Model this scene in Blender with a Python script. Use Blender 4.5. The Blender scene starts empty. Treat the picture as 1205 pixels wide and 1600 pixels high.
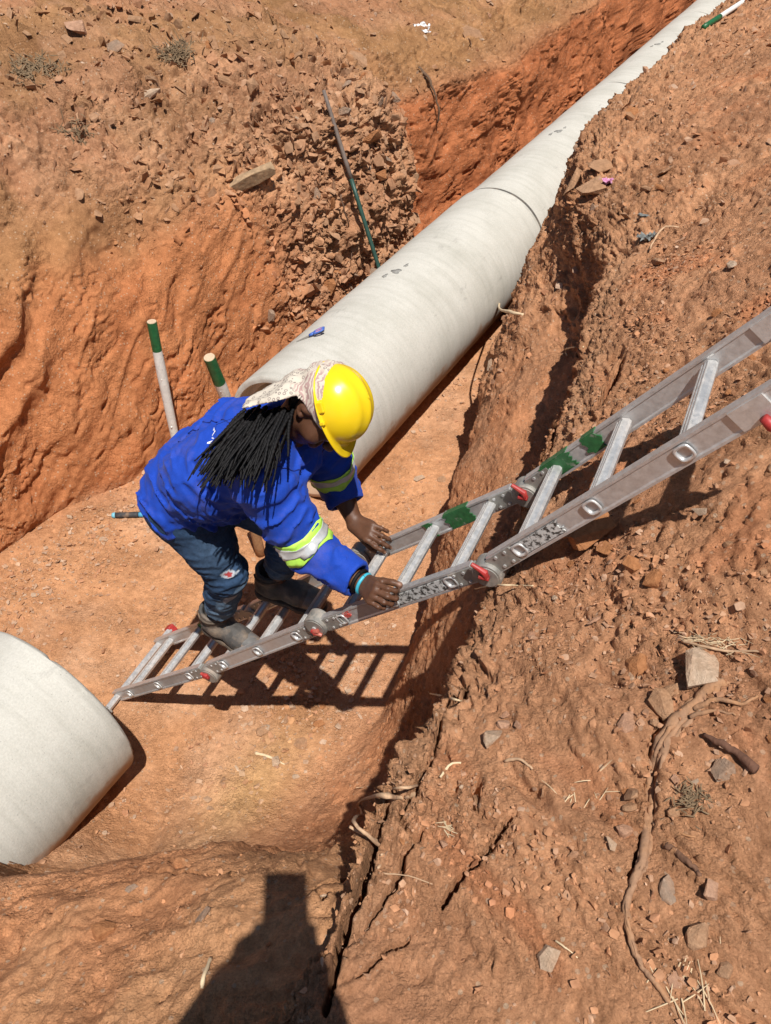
import bpy, bmesh, math, random
import numpy as np
from mathutils import Vector, Matrix
from mathutils.bvhtree import BVHTree

# ------------------------------------------------------------------ camera, world, sun, exposure
SC = bpy.context.scene
CAM_H, FPX, PITCH = 3.3, 1280.0, math.radians(45.3)
cam = bpy.data.cameras.new('camera'); cam_o = bpy.data.objects.new('camera', cam)
SC.collection.objects.link(cam_o); SC.camera = cam_o
cam.sensor_fit = 'VERTICAL'; cam.sensor_height = 24.0
cam.lens = 24.0 * FPX / 1600.0
cam.clip_start = 0.004; cam.clip_end = 500
cam_o.location = (0, 0, CAM_H); cam_o.rotation_euler = (math.pi/2 - PITCH, 0, 0)

SUN_DIR = Vector((-0.111, 0.350, -0.930)).normalized()          # the way the light travels
world = bpy.data.worlds.new('World'); SC.world = world; world.use_nodes = True
nt = world.node_tree; bg = nt.nodes['Background']
sky = nt.nodes.new('ShaderNodeTexSky'); sky.sky_type = 'NISHITA'; sky.sun_disc = False
sky.sun_elevation = math.asin(-SUN_DIR.z); sky.sun_rotation = math.atan2(-SUN_DIR.x, -SUN_DIR.y)
sky.air_density = 1.0; sky.dust_density = 0.6
nt.links.new(sky.outputs[0], bg.inputs[0]); bg.inputs[1].default_value = 0.05
sun = bpy.data.lights.new('sun', 'SUN'); sun.energy = 5.0; sun.angle = math.radians(0.53); sun.color = (1.0, 0.955, 0.90)
sun_o = bpy.data.objects.new('sun', sun); SC.collection.objects.link(sun_o)
sun_o.location = (2, -6, 14); sun_o.rotation_euler = SUN_DIR.to_track_quat('-Z', 'Y').to_euler()
vs = SC.view_settings; vs.view_transform = 'Standard'; vs.look = 'None'; vs.gamma = 1.0; vs.exposure = 0.25; vs.use_curve_mapping = False

# ------------------------------------------------------------------ helpers
C = SC.collection
rng = np.random.default_rng(7); random.seed(7)

def tag(o, label=None, cat=None, group=None, kind=None):
    if label: o['label'] = label
    if cat: o['category'] = cat
    if group: o['group'] = group
    if kind: o['kind'] = kind
    return o

def empty(name, loc=(0, 0, 0), rz=0.0, label=None, cat=None, group=None):
    o = bpy.data.objects.new(name, None); C.objects.link(o)
    o.location = loc; o.rotation_euler = (0, 0, rz); o.empty_display_size = 0.1
    return tag(o, label, cat, group)

def mesh_fast(name, V, F, smooth=True):
    """V (n,3); F (m,4) or (m,3) arrays, or a list of lists of mixed size"""
    me = bpy.data.meshes.new(name)
    V = np.asarray(V, dtype=np.float32)
    if isinstance(F, np.ndarray):
        m, k = F.shape
        me.vertices.add(len(V)); me.vertices.foreach_set('co', V.ravel())
        me.loops.add(m*k); me.loops.foreach_set('vertex_index', F.astype(np.int32).ravel())
        me.polygons.add(m); me.polygons.foreach_set('loop_start', np.arange(0, m*k, k, dtype=np.int32))
        me.update(calc_edges=True)
    else:
        me.from_pydata([tuple(v) for v in V], [], [tuple(f) for f in F]); me.update()
    if smooth: me.polygons.foreach_set('use_smooth', np.ones(len(me.polygons), dtype=bool))
    else: me.shade_flat()
    return me

def obj(name, me, mat=None, parent=None):
    o = bpy.data.objects.new(name, me); C.objects.link(o)
    if mat is not None:
        if isinstance(mat, (list, tuple)):
            for m in mat: me.materials.append(m)
        elif not me.materials: me.materials.append(mat)
    if parent is not None: o.parent = parent
    return o

def set_col(me, col, name='Col'):
    col = np.asarray(col, dtype=np.float32)
    if col.shape[1] == 3: col = np.concatenate([col, np.ones((len(col), 1), np.float32)], 1)
    a = me.color_attributes.new(name, 'FLOAT_COLOR', 'POINT'); a.data.foreach_set('color', col.ravel())

class MB:
    """collects simple shapes into one mesh"""
    def __init__(s): s.v = []; s.f = []
    def add(s, V, F):
        n = len(s.v); s.v += [tuple(float(c) for c in v) for v in V]; s.f += [tuple(int(i)+n for i in f) for f in F]; return s
    def box(s, c, ax, ay, az):          # centre and three half vectors
        c, ax, ay, az = [np.array(q, float) for q in (c, ax, ay, az)]
        V = [c+sx*ax+sy*ay+sz*az for sx in (-1, 1) for sy in (-1, 1) for sz in (-1, 1)]
        F = [(0,1,3,2),(4,6,7,5),(0,4,5,1),(2,3,7,6),(0,2,6,4),(1,5,7,3)]
        if np.dot(np.cross(ax, ay), az) < 0: F = [f[::-1] for f in F]
        return s.add(V, F)
    def tube(s, pts, rad, n=8, cap=True, up=(0, 0, 1)):
        pts = [np.array(q, float) for q in pts]; m = len(pts)
        rad = [rad]*m if np.isscalar(rad) else list(rad)
        V = []; prev = None
        for i, q in enumerate(pts):
            t = pts[min(i+1, m-1)]-pts[max(i-1, 0)]; t /= (np.linalg.norm(t)+1e-9)
            if prev is None:
                a = np.array(up, float)
                if abs(a @ t) > .95: a = np.array((1., 0, 0))
            else: a = prev
            a = a-(a @ t)*t; a /= np.linalg.norm(a)+1e-9; b = np.cross(t, a); prev = a
            for k in range(n):
                w = 2*math.pi*k/n; V.append(q+rad[i]*(math.cos(w)*a+math.sin(w)*b))
        F = [(i*n+k, i*n+(k+1) % n, (i+1)*n+(k+1) % n, (i+1)*n+k) for i in range(m-1) for k in range(n)]
        if cap: F += [tuple(range(n))[::-1], tuple((m-1)*n+k for k in range(n))]
        return s.add(V, F)
    def disc(s, c, axis, r, h, n=28, bev=0.0):
        c = np.array(c, float); ax = np.array(axis, float); ax /= np.linalg.norm(ax)
        if bev <= 0: return s.tube([c-ax*h/2, c+ax*h/2], r, n, True, (0.3, 0.2, 1))
        return s.tube([c-ax*h/2, c-ax*(h/2-bev), c+ax*(h/2-bev), c+ax*h/2], [r-bev, r, r, r-bev], n, True, (0.3, 0.2, 1))
    def prism(s, poly, p0, p1, ex, ey):  # polygon (x,y list) swept from p0 to p1, x along ex, y along ey
        p0, p1, ex, ey = [np.array(q, float) for q in (p0, p1, ex, ey)]; n = len(poly)
        V = [p0+x*ex+y*ey for x, y in poly]+[p1+x*ex+y*ey for x, y in poly]
        F = [(i, (i+1) % n, n+(i+1) % n, n+i) for i in range(n)]+[tuple(range(n))[::-1], tuple(range(n, 2*n))]
        return s.add(V, F)
    def build(s, name, mat=None, parent=None, smooth=False, recalc=True):
        me = bpy.data.meshes.new(name); me.from_pydata(s.v, [], s.f); me.update()
        if recalc:
            bm = bmesh.new(); bm.from_mesh(me); bmesh.ops.recalc_face_normals(bm, faces=bm.faces); bm.to_mesh(me); bm.free()
        if smooth:
            me.polygons.foreach_set('use_smooth', np.ones(len(me.polygons), dtype=bool))
        return obj(name, me, mat, parent)

def soften(o, width, seg=2):
    m = o.modifiers.new('bevel', 'BEVEL'); m.width = width; m.segments = seg; m.limit_method = 'ANGLE'; m.angle_limit = math.radians(40)
    return o

# --- numpy noise
_P = np.random.default_rng(3).permutation(256).astype(np.int32); _P = np.concatenate([_P, _P, _P])
_G = np.random.default_rng(5).normal(size=(256, 3)).astype(np.float32); _G /= np.linalg.norm(_G, axis=1)[:, None]
def gnoise(x, y, z=None):
    x = np.asarray(x, np.float32); y = np.asarray(y, np.float32)
    z = np.zeros_like(x) if z is None else np.asarray(z, np.float32)
    xi = np.floor(x); yi = np.floor(y); zi = np.floor(z)
    xf, yf, zf = x-xi, y-yi, z-zi
    xi = xi.astype(np.int32) & 255; yi = yi.astype(np.int32) & 255; zi = zi.astype(np.int32) & 255
    u = xf*xf*xf*(xf*(xf*6-15)+10); v = yf*yf*yf*(yf*(yf*6-15)+10); w = zf*zf*zf*(zf*(zf*6-15)+10)
    out = 0
    for dx in (0, 1):
        wx = u if dx else 1-u
        for dy in (0, 1):
            wy = v if dy else 1-v
            for dz in (0, 1):
                wz = w if dz else 1-w
                g = _G[_P[_P[_P[xi+dx]+yi+dy]+zi+dz] & 255]
                out = out+wx*wy*wz*(g[..., 0]*(xf-dx)+g[..., 1]*(yf-dy)+g[..., 2]*(zf-dz))
    return out*1.5
def fbm(x, y, z=None, oct=3, gain=.5, lac=2.03):
    s = 0; a = 1.0; f = 1.0
    for i in range(oct):
        s = s+a*gnoise(x*f+11.3*i, y*f+5.7*i, None if z is None else z*f+3.1*i); a *= gain; f *= lac
    return s
_R = np.random.default_rng(9).random((256, 8)).astype(np.float32)
def worley(x, y, seed=0):
    """2-D cell noise: F1, F2, random numbers of the nearest cell (n,8) and the offset to its centre"""
    x = np.asarray(x, np.float32); y = np.asarray(y, np.float32)
    xi = np.floor(x).astype(np.int32); yi = np.floor(y).astype(np.int32)
    f1 = np.full(x.shape, 9, np.float32); f2 = f1.copy(); idx = np.zeros(x.shape, np.int32); ox = np.zeros_like(f1); oy = np.zeros_like(f1)
    for dx in (-1, 0, 1):
        for dy in (-1, 0, 1):
            h = _P[_P[(xi+dx+seed*17) & 255]+((yi+dy) & 255)]
            px = xi+dx+_R[h, 0]; py = yi+dy+_R[h, 1]
            d = np.sqrt((x-px)**2+(y-py)**2)
            near = d < f1
            f2 = np.where(near, f1, np.minimum(f2, d)); idx = np.where(near, h, idx)
            ox = np.where(near, x-px, ox); oy = np.where(near, y-py, oy); f1 = np.where(near, d, f1)
    return f1, f2, _R[idx], ox, oy
def sstep(a, b, x):
    t = np.clip((x-a)/(b-a), 0, 1); return t*t*(3-2*t)

# --- trench frame: s along the pipe line, u across it (to the left), world X/Y
AZ = 0.5283
D2 = np.array([math.sin(AZ), math.cos(AZ)]); N2 = np.array([-math.cos(AZ), math.sin(AZ)])
def su2w(s, u, z): return np.stack([s*D2[0]+u*N2[0], s*D2[1]+u*N2[1], z], -1)
def pix_ray(px, py):
    dx, dy = px-602.5, py-800.0; c, s = math.cos(PITCH), math.sin(PITCH)
    return Vector((dx, FPX*c-dy*s, -FPX*s-dy*c)).normalized()
def pix_at_z(px, py, z):
    r = pix_ray(px, py); k = (z-CAM_H)/r.z; return Vector((0, 0, CAM_H))+r*k
# ------------------------------------------------------------------ materials
def new_mat(name):
    m = bpy.data.materials.new(name); m.use_nodes = True
    n = m.node_tree.nodes; p = n['Principled BSDF']; return m, n, m.node_tree.links, p
def node(n, typ, **kw):
    x = n.new(typ)
    for k, v in kw.items(): setattr(x, k, v)
    return x
def noise(n, l, vec, scale, detail=4, rough=.55):
    x = n.new('ShaderNodeTexNoise'); x.inputs['Scale'].default_value = scale; x.inputs['Detail'].default_value = detail; x.inputs['Roughness'].default_value = rough
    if vec is not None: l.new(vec, x.inputs['Vector'])
    return x.outputs['Fac']
def ramp(n, l, fac, stops):
    r = n.new('ShaderNodeValToRGB'); e = r.color_ramp.elements
    while len(e) < len(stops): e.new(.5)
    for k, (p, c) in enumerate(stops):
        e[k].position = p; e[k].color = (*c, 1) if len(c) == 3 else c
    l.new(fac, r.inputs[0]); return r.outputs[0]
def mix(n, l, fac, a, b, mode='MIX'):
    x = n.new('ShaderNodeMix'); x.data_type = 'RGBA'; x.blend_type = mode
    for s, v in ((x.inputs[0], fac), (x.inputs[6], a), (x.inputs[7], b)):
        if hasattr(v, 'is_linked'): l.new(v, s)
        else: s.default_value = (*v, 1) if isinstance(v, tuple) and len(v) == 3 else v
    return x.outputs[2]
def bump(n, l, p, h, dist, strength=1.0, prev=None):
    b = n.new('ShaderNodeBump'); b.inputs['Distance'].default_value = dist; b.inputs['Strength'].default_value = strength
    l.new(h, b.inputs['Height'])
    if prev is not None: l.new(prev, b.inputs['Normal'])
    l.new(b.outputs[0], p.inputs['Normal']); return b.outputs[0]
def mathn(n, l, op, a, b=None):
    x = n.new('ShaderNodeMath'); x.operation = op
    for s, v in zip(x.inputs, (a, b)):
        if v is None: continue
        if hasattr(v, 'is_linked'): l.new(v, s)
        else: s.default_value = v
    return x.outputs[0]

def mat_soil(name='soil', chips=True):
    m, n, l, p = new_mat(name)
    tc = n.new('ShaderNodeTexCoord').outputs['Object']
    at = n.new('ShaderNodeAttribute'); at.attribute_name = 'Col'; col = at.outputs['Color']
    big = ramp(n, l, noise(n, l, tc, 2.3, 5), [(.3, (.80, .78, .76)), (.7, (1.14, 1.16, 1.16))])
    col = mix(n, l, 1.0, col, big, 'MULTIPLY')
    mid = ramp(n, l, noise(n, l, tc, 26, 6, .65), [(.28, (.74, .72, .70)), (.72, (1.2, 1.22, 1.26))])
    col = mix(n, l, 1.0, col, mid, 'MULTIPLY')
    fine = ramp(n, l, noise(n, l, tc, 190, 4, .7), [(.3, (.70, .68, .66)), (.7, (1.26, 1.28, 1.3))])
    col = mix(n, l, .8, col, fine, 'MULTIPLY')
    h = noise(n, l, tc, 130, 8, .8)
    if chips:
        v = n.new('ShaderNodeTexVoronoi'); v.inputs['Scale'].default_value = 70; l.new(tc, v.inputs['Vector'])
        sep = n.new('ShaderNodeSeparateColor'); l.new(v.outputs['Color'], sep.inputs[0])
        isc = mathn(n, l, 'MULTIPLY', mathn(n, l, 'GREATER_THAN', sep.outputs[0], .86), mathn(n, l, 'LESS_THAN', v.outputs['Distance'], .34))
        pale = mix(n, l, sep.outputs[1], (.50, .30, .19), (.56, .42, .29))
        col = mix(n, l, mathn(n, l, 'MULTIPLY', isc, .65), col, pale)
        h = mathn(n, l, 'ADD', h, mathn(n, l, 'MULTIPLY', isc, .35))
    l.new(col, p.inputs['Base Color']); p.inputs['Roughness'].default_value = .96; p.inputs['Specular IOR Level'].default_value = .12
    b0 = bump(n, l, p, noise(n, l, tc, 34, 8, .74), .012, .6)
    # crumbs of soil: rounded grains of two sizes, thicker in some places than others
    msk = ramp(n, l, noise(n, l, tc, 5, 3), [(.38, (.15,)*3), (.62, (1,)*3)])
    for sc, ds in ((70, .0065), (170, .0035)):
        v = n.new('ShaderNodeTexVoronoi'); v.inputs['Scale'].default_value = sc; v.inputs['Randomness'].default_value = 1.0; v.distance = 'MANHATTAN'
        wp = n.new('ShaderNodeVectorMath'); wp.operation = 'ADD'; nz = n.new('ShaderNodeTexNoise'); nz.inputs['Scale'].default_value = sc*.8; l.new(tc, nz.inputs['Vector'])
        sc_ = n.new('ShaderNodeVectorMath'); sc_.operation = 'SCALE'; sc_.inputs['Scale'].default_value = .6/sc; l.new(nz.outputs['Color'], sc_.inputs[0]); l.new(tc, wp.inputs[0]); l.new(sc_.outputs[0], wp.inputs[1]); l.new(wp.outputs[0], v.inputs['Vector'])
        g = mathn(n, l, 'MULTIPLY', mathn(n, l, 'SUBTRACT', .75, v.outputs['Distance']), msk)
        b0 = bump(n, l, p, g, ds, .75, b0)
    bump(n, l, p, h, .006, .9, b0)
    return m

def mat_rock(name='rock'):
    m, n, l, p = new_mat(name)
    tc = n.new('ShaderNodeTexCoord').outputs['Object']
    at = n.new('ShaderNodeAttribute'); at.attribute_name = 'Col'
    v = ramp(n, l, noise(n, l, tc, 45, 5, .65), [(.25, (.66, .62, .58)), (.75, (1.25, 1.27, 1.3))])
    col = mix(n, l, 1.0, at.outputs['Color'], v, 'MULTIPLY')
    l.new(col, p.inputs['Base Color']); p.inputs['Roughness'].default_value = .9; p.inputs['Specular IOR Level'].default_value = .2
    bump(n, l, p, noise(n, l, tc, 120, 5, .65), .003, .7)
    return m

def mat_stone(name, c1, c2, rough=.9):
    m, n, l, p = new_mat(name)
    tc = n.new('ShaderNodeTexCoord').outputs['Object']
    oi = n.new('ShaderNodeObjectInfo')
    base = mix(n, l, oi.outputs['Random'], c1, c2)
    v = ramp(n, l, noise(n, l, tc, 3.0, 6, .68), [(.25, (.62, .58, .54)), (.75, (1.25, 1.27, 1.3))])
    dust = mix(n, l, mathn(n, l, 'MULTIPLY', noise(n, l, tc, 1.2, 4), .75), base, (.42, .20, .09))
    col = mix(n, l, 1.0, dust, v, 'MULTIPLY')
    l.new(col, p.inputs['Base Color']); p.inputs['Roughness'].default_value = rough; p.inputs['Specular IOR Level'].default_value = .2
    bump(n, l, p, noise(n, l, tc, 7, 6, .7), .12, .5)
    return m

def mat_simple(name, c, rough=.6, var=.25, scale=40, metal=0.0, bmp=0.0, bscale=120, c2=None, c2scale=6, c2pos=(.5, .65), spec=.5):
    m, n, l, p = new_mat(name)
    tc = n.new('ShaderNodeTexCoord').outputs['Object']
    col = mix(n, l, 1.0, c, ramp(n, l, noise(n, l, tc, scale, 5, .62), [(.28, (1-var,)*3), (.72, (1+var,)*3)]), 'MULTIPLY')
    if c2 is not None:
        f = ramp(n, l, noise(n, l, tc, c2scale, 6, .65), [(c2pos[0], (0, 0, 0)), (c2pos[1], (1, 1, 1))])
        col = mix(n, l, f, col, c2)
    l.new(col, p.inputs['Base Color']); p.inputs['Roughness'].default_value = rough; p.inputs['Metallic'].default_value = metal
    p.inputs['Specular IOR Level'].default_value = spec
    if bmp > 0: bump(n, l, p, noise(n, l, tc, bscale, 5, .6), bmp, .7)
    return m

M_SOIL = mat_soil(); M_ROCK = mat_rock()

def mat_concrete():
    m, n, l, p = new_mat('concrete')
    tc = n.new('ShaderNodeTexCoord').outputs['Object']
    mp = n.new('ShaderNodeMapping'); mp.inputs['Scale'].default_value = (26, 2.2, 2.2); l.new(tc, mp.inputs[0])
    bands = ramp(n, l, noise(n, l, mp.outputs[0], 1.0, 6, .6), [(.25, (.86, .86, .845)), (.5, (.97, .97, .965)), (.78, (1.04, 1.04, 1.04))])
    blot = ramp(n, l, noise(n, l, tc, 3.2, 6, .62), [(.25, (.84, .84, .82)), (.55, (1, 1, 1)), (.8, (1.05, 1.05, 1.04))])
    col = mix(n, l, 1.0, mix(n, l, 1.0, (.51, .495, .445), bands, 'MULTIPLY'), blot, 'MULTIPLY')
    fine = ramp(n, l, noise(n, l, tc, 140, 5, .7), [(.3, (.88, .88, .88)), (.7, (1.1, 1.1, 1.1))])
    col = mix(n, l, 1.0, col, fine, 'MULTIPLY')
    # dark smears and small pits
    mp2 = n.new('ShaderNodeMapping'); mp2.inputs['Scale'].default_value = (5, 11, 11); l.new(tc, mp2.inputs[0])
    sm = ramp(n, l, noise(n, l, mp2.outputs[0], 1.0, 8, .7), [(.60, (0, 0, 0)), (.74, (.5, .5, .5))])
    col = mix(n, l, sm, col, (.21, .20, .185))
    v = n.new('ShaderNodeTexVoronoi'); v.inputs['Scale'].default_value = 46; l.new(tc, v.inputs['Vector'])
    pit = mathn(n, l, 'LESS_THAN', v.outputs['Distance'], .10)
    col = mix(n, l, mathn(n, l, 'MULTIPLY', pit, .45), col, (.22, .21, .19))
    # orange dust sitting low on the flanks
    sx = n.new('ShaderNodeSeparateXYZ'); l.new(tc, sx.inputs[0])
    low = mathn(n, l, 'ADD', mathn(n, l, 'MULTIPLY', sx.outputs[2], -4.5), mathn(n, l, 'MULTIPLY', noise(n, l, tc, 9, 5), 1.2))
    low = ramp(n, l, low, [(.75, (0, 0, 0)), (1.0, (.75, .75, .75))])
    col = mix(n, l, low, col, (.36, .19, .095))
    l.new(col, p.inputs['Base Color']); p.inputs['Roughness'].default_value = .88; p.inputs['Specular IOR Level'].default_value = .25
    b0 = bump(n, l, p, noise(n, l, mp.outputs[0], 1.0, 6, .6), .006, .5)
    bump(n, l, p, noise(n, l, tc, 160, 5, .65), .002, .6, b0)
    return m
M_CONC = mat_concrete()
M_CONC_DARK = mat_simple('concrete_patch', (.25, .245, .225), .9, .3, 60, bmp=.002)
# ------------------------------------------------------------------ the trench and its banks: one sheet
# cross sections (u, z), from the right bank (under the photographer) across the trench to the left bank
ST = {}
def station(s, *pts): ST[s] = pts
R0 = [(-60, 1.6), (-3, 1.9), (-1.0, 1.85)]
L_far = [(7, 2.25), (70, 3.0)]
def left(*p): return list(p)
LA = [(3.25, 0), (3.33, .35), (3.43, .75), (3.6, 1.13), (3.85, 1.45), (4.4, 1.78)]
LB = [(3.02, 0), (3.12, .32), (3.27, .72), (3.46, 1.08), (3.74, 1.40), (4.3, 1.73)]
LC = [(2.95, 0), (3.05, .32), (3.19, .70), (3.34, 1.03), (3.58, 1.34), (4.1, 1.68)]
LD = [(2.9, 0), (2.97, .32), (3.06, .70), (3.18, 1.03), (3.36, 1.32), (3.9, 1.64)]
LE = [(2.78, 0), (2.80, .35), (2.86, .75), (2.96, 1.08), (3.08, 1.33), (3.6, 1.58)]
LF = [(2.70, 0), (2.93, .3), (2.99, .65), (3.03, .95), (3.09, 1.20), (3.5, 1.40)]
LG = [(2.66, 0), (2.75, .27), (2.81, .57), (2.86, .85), (2.92, 1.08), (3.35, 1.28)]
SECT = [
 (-40, [(-.3, 1.75), (.1, 1.70), (.28, 1.68), (.36, 1.60), (.64, 1.52), (1.0, 1.30), (1.32, 1.05), (1.75, .75)], LA),
 (-.9, [(-.3, 1.77), (.1, 1.73), (.28, 1.71), (.36, 1.66), (.64, 1.60), (1.0, 1.38), (1.32, 1.12), (1.68, .7)], LA),
 (.0, [(-.3, 1.77), (.12, 1.73), (.31, 1.71), (.36, 1.66), (.64, 1.53), (1.0, 1.30), (1.30, 1.17), (1.60, 1.0)], LA),
 (.2, [(-.3, 1.79), (.14, 1.73), (.33, 1.71), (.37, 1.65), (.63, 1.51), (.98, 1.26), (1.27, 1.10), (1.48, .85)], LA),
 (.35, [(-.3, 1.82), (.16, 1.73), (.35, 1.70), (.385, 1.62), (.62, 1.47), (.95, 1.22), (1.17, 1.05), (1.47, .44)], LA),
 (.5, [(-.3, 1.87), (.18, 1.74), (.37, 1.69), (.41, 1.56), (.60, 1.40), (.84, 1.18), (1.05, .95), (1.44, .28)], LA),
 (.62, [(-.3, 1.91), (.19, 1.75), (.39, 1.67), (.42, 1.43), (.59, 1.23), (.78, .97), (1.0, .68), (1.45, .16)], LA),
 (.75, [(-.3, 1.96), (.20, 1.76), (.41, 1.65), (.44, 1.25), (.58, 1.0), (.75, .74), (.99, .44), (1.5, .08)], LA),
 (.95, [(-.3, 2.04), (.22, 1.78), (.43, 1.62), (.45, .95), (.60, .66), (.78, .43), (1.03, .20), (1.55, .02)], LA),
 (1.12, [(-.3, 2.10), (.22, 1.80), (.44, 1.61), (.455, .75), (.60, .46), (.80, .26), (1.05, .09), (1.7, .0)], LA),
 (1.3, [(-.3, 2.18), (.23, 1.83), (.445, 1.60), (.46, .65), (.60, .40), (.80, .20), (1.06, .05), (1.9, .0)], LA),
 (1.8, [(-.3, 2.25), (.28, 1.86), (.52, 1.59), (.50, 1.05), (.73, .80), (.93, .40), (1.02, .04), (1.9, .0)], LA),
 (2.4, [(-.2, 2.22), (.4, 1.82), (.64, 1.58), (.61, 1.0), (.86, .84), (1.10, .52), (1.15, .03), (2.0, .0)], LB),
 (3.2, [(-.1, 2.18), (.5, 1.80), (.79, 1.55), (.76, 1.12), (1.10, .94), (1.30, .6), (1.34, .03), (2.1, .0)], LC),
 (4.0, [(0., 2.15), (.8, 1.75), (1.2, 1.53), (1.28, 1.2), (1.42, .95), (1.50, .6), (1.53, .03), (2.2, .0)], LD),
 (4.7, [(.2, 2.1), (1.0, 1.75), (1.40, 1.55), (1.47, 1.2), (1.58, .95), (1.65, .6), (1.70, .03), (2.2, .0)], LE),
 (5.2, [(.2, 2.1), (1.0, 1.75), (1.43, 1.55), (1.50, 1.2), (1.60, .95), (1.66, .6), (1.72, .03), (2.2, .0)], LE),
 (5.45, [(.2, 2.1), (1.0, 1.75), (1.44, 1.55), (1.50, 1.2), (1.60, .95), (1.66, .6), (1.72, .03), (2.2, .0)], LF),
 (7.0, [(.2, 2.05), (1.0, 1.75), (1.40, 1.57), (1.47, 1.2), (1.56, .95), (1.62, .6), (1.68, .03), (2.2, .0)], LG),
 (9.5, [(.2, 2.0), (1.0, 1.75), (1.38, 1.57), (1.45, 1.2), (1.54, .95), (1.6, .6), (1.66, .03), (2.2, .0)], LG),
 (80, [(.2, 2.0), (1.0, 1.75), (1.38, 1.57), (1.45, 1.2), (1.54, .95), (1.6, .6), (1.66, .03), (2.2, .0)], LG),
]
sk = np.array([a[0] for a in SECT], float)
ctrl = np.array([R0+a[1]+a[2]+L_far for a in SECT], float)              # stations x points x 2
NSUB = [8, 30, 70, 96, 62, 62, 46, 52, 46, 100, 104, 40, 48, 48, 48, 50, 56, 14]
s_ax = np.concatenate([np.linspace(-40, -2, 10)[:-1], np.linspace(-2, -.25, 50)[:-1], np.linspace(-.25, 2.4, 400)[:-1], np.linspace(2.4, 5.7, 310)[:-1],
                       np.linspace(5.7, 9.8, 190)[:-1], np.linspace(9.8, 16, 60)[:-1], np.linspace(16, 80, 12)])
NI = len(s_ax)
K = ctrl.shape[1]
def pchip(x, y, q):
    h = np.diff(x); d = np.diff(y)/h; m = np.zeros_like(y); ok = d[:-1]*d[1:] > 0; w1 = 2*h[1:]+h[:-1]; w2 = h[1:]+2*h[:-1]
    m[1:-1][ok] = ((w1+w2)[ok]/(w1[ok]/d[:-1][ok]+w2[ok]/d[1:][ok])); i = np.clip(np.searchsorted(x, q)-1, 0, len(h)-1); t = (q-x[i])/h[i]
    return (2*t**3-3*t**2+1)*y[i]+(t**3-2*t**2+t)*h[i]*m[i]+(-2*t**3+3*t**2)*y[i+1]+(t**3-t**2)*h[i]*m[i+1]
cu = np.stack([pchip(sk, ctrl[:, k, 0], s_ax) for k in range(K)], 1); cz = np.stack([pchip(sk, ctrl[:, k, 1], s_ax) for k in range(K)], 1)
# crumbled, wandering edges
def n1(s, f, seed, o=3): return fbm(s*f+seed*7.1, np.full_like(s, seed*3.7), oct=o)
inn = sstep(-3, -1, s_ax)*(1-sstep(13, 16, s_ax))
for k, amp, f in ((7-2, .02, 1.9), (6, .04, 2.3), (7, .05, 1.7), (8, .05, 2.1), (9, .05, 2.6), (11, .04, 1.5), (12, .05, 1.4), (13, .06, 1.3), (14, .07, 1.3), (15, .09, 1.2)):
    cu[:, k] += amp*n1(s_ax, f, k)*inn
cu[:, 5] += .018*n1(s_ax, 9, 31)*inn; cu[:, 6] += .02*n1(s_ax, 8, 33)*inn
cz[:, 5] += .02*n1(s_ax, 3, 41)*inn; cz[:, 15] += .06*n1(s_ax, 1.1, 42)*inn
kk = []
for k, m in enumerate(NSUB): kk.append(k+np.arange(m)/m)
kk.append([K-1]); kk = np.concatenate(kk); NJ = len(kk)
# smooth interpolation across (Catmull-Rom pulled halfway to linear)
def across(c):
    i = np.clip(np.floor(kk).astype(int), 0, K-2); t = (kk-i)[None, :]
    p1, p2 = c[:, i], c[:, i+1]; p0, p3 = c[:, np.maximum(i-1, 0)], c[:, np.minimum(i+2, K-1)]
    lin = p1+(p2-p1)*t
    m1 = (p2-p0)*.5; m2 = (p3-p1)*.5
    lim = 1.2*np.abs(p2-p1)+.01; m1 = np.clip(m1, -lim, lim); m2 = np.clip(m2, -lim, lim)
    h = (2*t**3-3*t**2+1)*p1+(t**3-2*t**2+t)*m1+(-2*t**3+3*t**2)*p2+(t**3-t**2)*m2
    return .45*lin+.55*h
U = across(cu); Z = across(cz); S = np.repeat(s_ax[:, None], NJ, 1); KK = np.repeat(kk[None, :], NI, 0)
# true length across, used as a texture coordinate that does not stretch on the steep walls
T = np.concatenate([np.zeros((NI, 1)), np.cumsum(np.hypot(np.diff(U, axis=1), np.diff(Z, axis=1)), 1)], 1)
T = T-T[:, [int(np.searchsorted(kk, 9))]]

near = inn[:, None]*sstep(-6, -2.5, U)*(1-sstep(8, 12, U))
bank = (1-sstep(4.6, 5.4, KK))                       # right bank top
rwall = sstep(4.8, 5.2, KK)*(1-sstep(8.6, 9.2, KK))
floor_ = sstep(8.8, 9.6, KK)*(1-sstep(10.8, 11.2, KK))
lwall = sstep(10.8, 11.3, KK)*(1-sstep(14.6, 15.6, KK))
ltop = sstep(14.6, 15.6, KK)
mound = rwall*(1-sstep(.7, 1.1, S)); rwall = rwall-mound
rubble = sstep(3.4, 4.3, S+.25*gnoise(S*2, T*2))*(1-sstep(5.22, 5.34, S))*sstep(10.9, 12.2, KK)*(1-sstep(15.2, 16.4, KK))
rubble = np.maximum(rubble, .55*sstep(2.6, 3.6, S)*(1-sstep(5.25, 5.5, S))*sstep(13.6, 14.6, KK)*(1-sstep(15.8, 16.6, KK)))
rubR = sstep(3.0, 3.6, S)*(sstep(3.2, 4.4, KK))*(1-sstep(8, 9, KK))*(1-sstep(10, 13, S))   # stony crest of the far right bank

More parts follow.
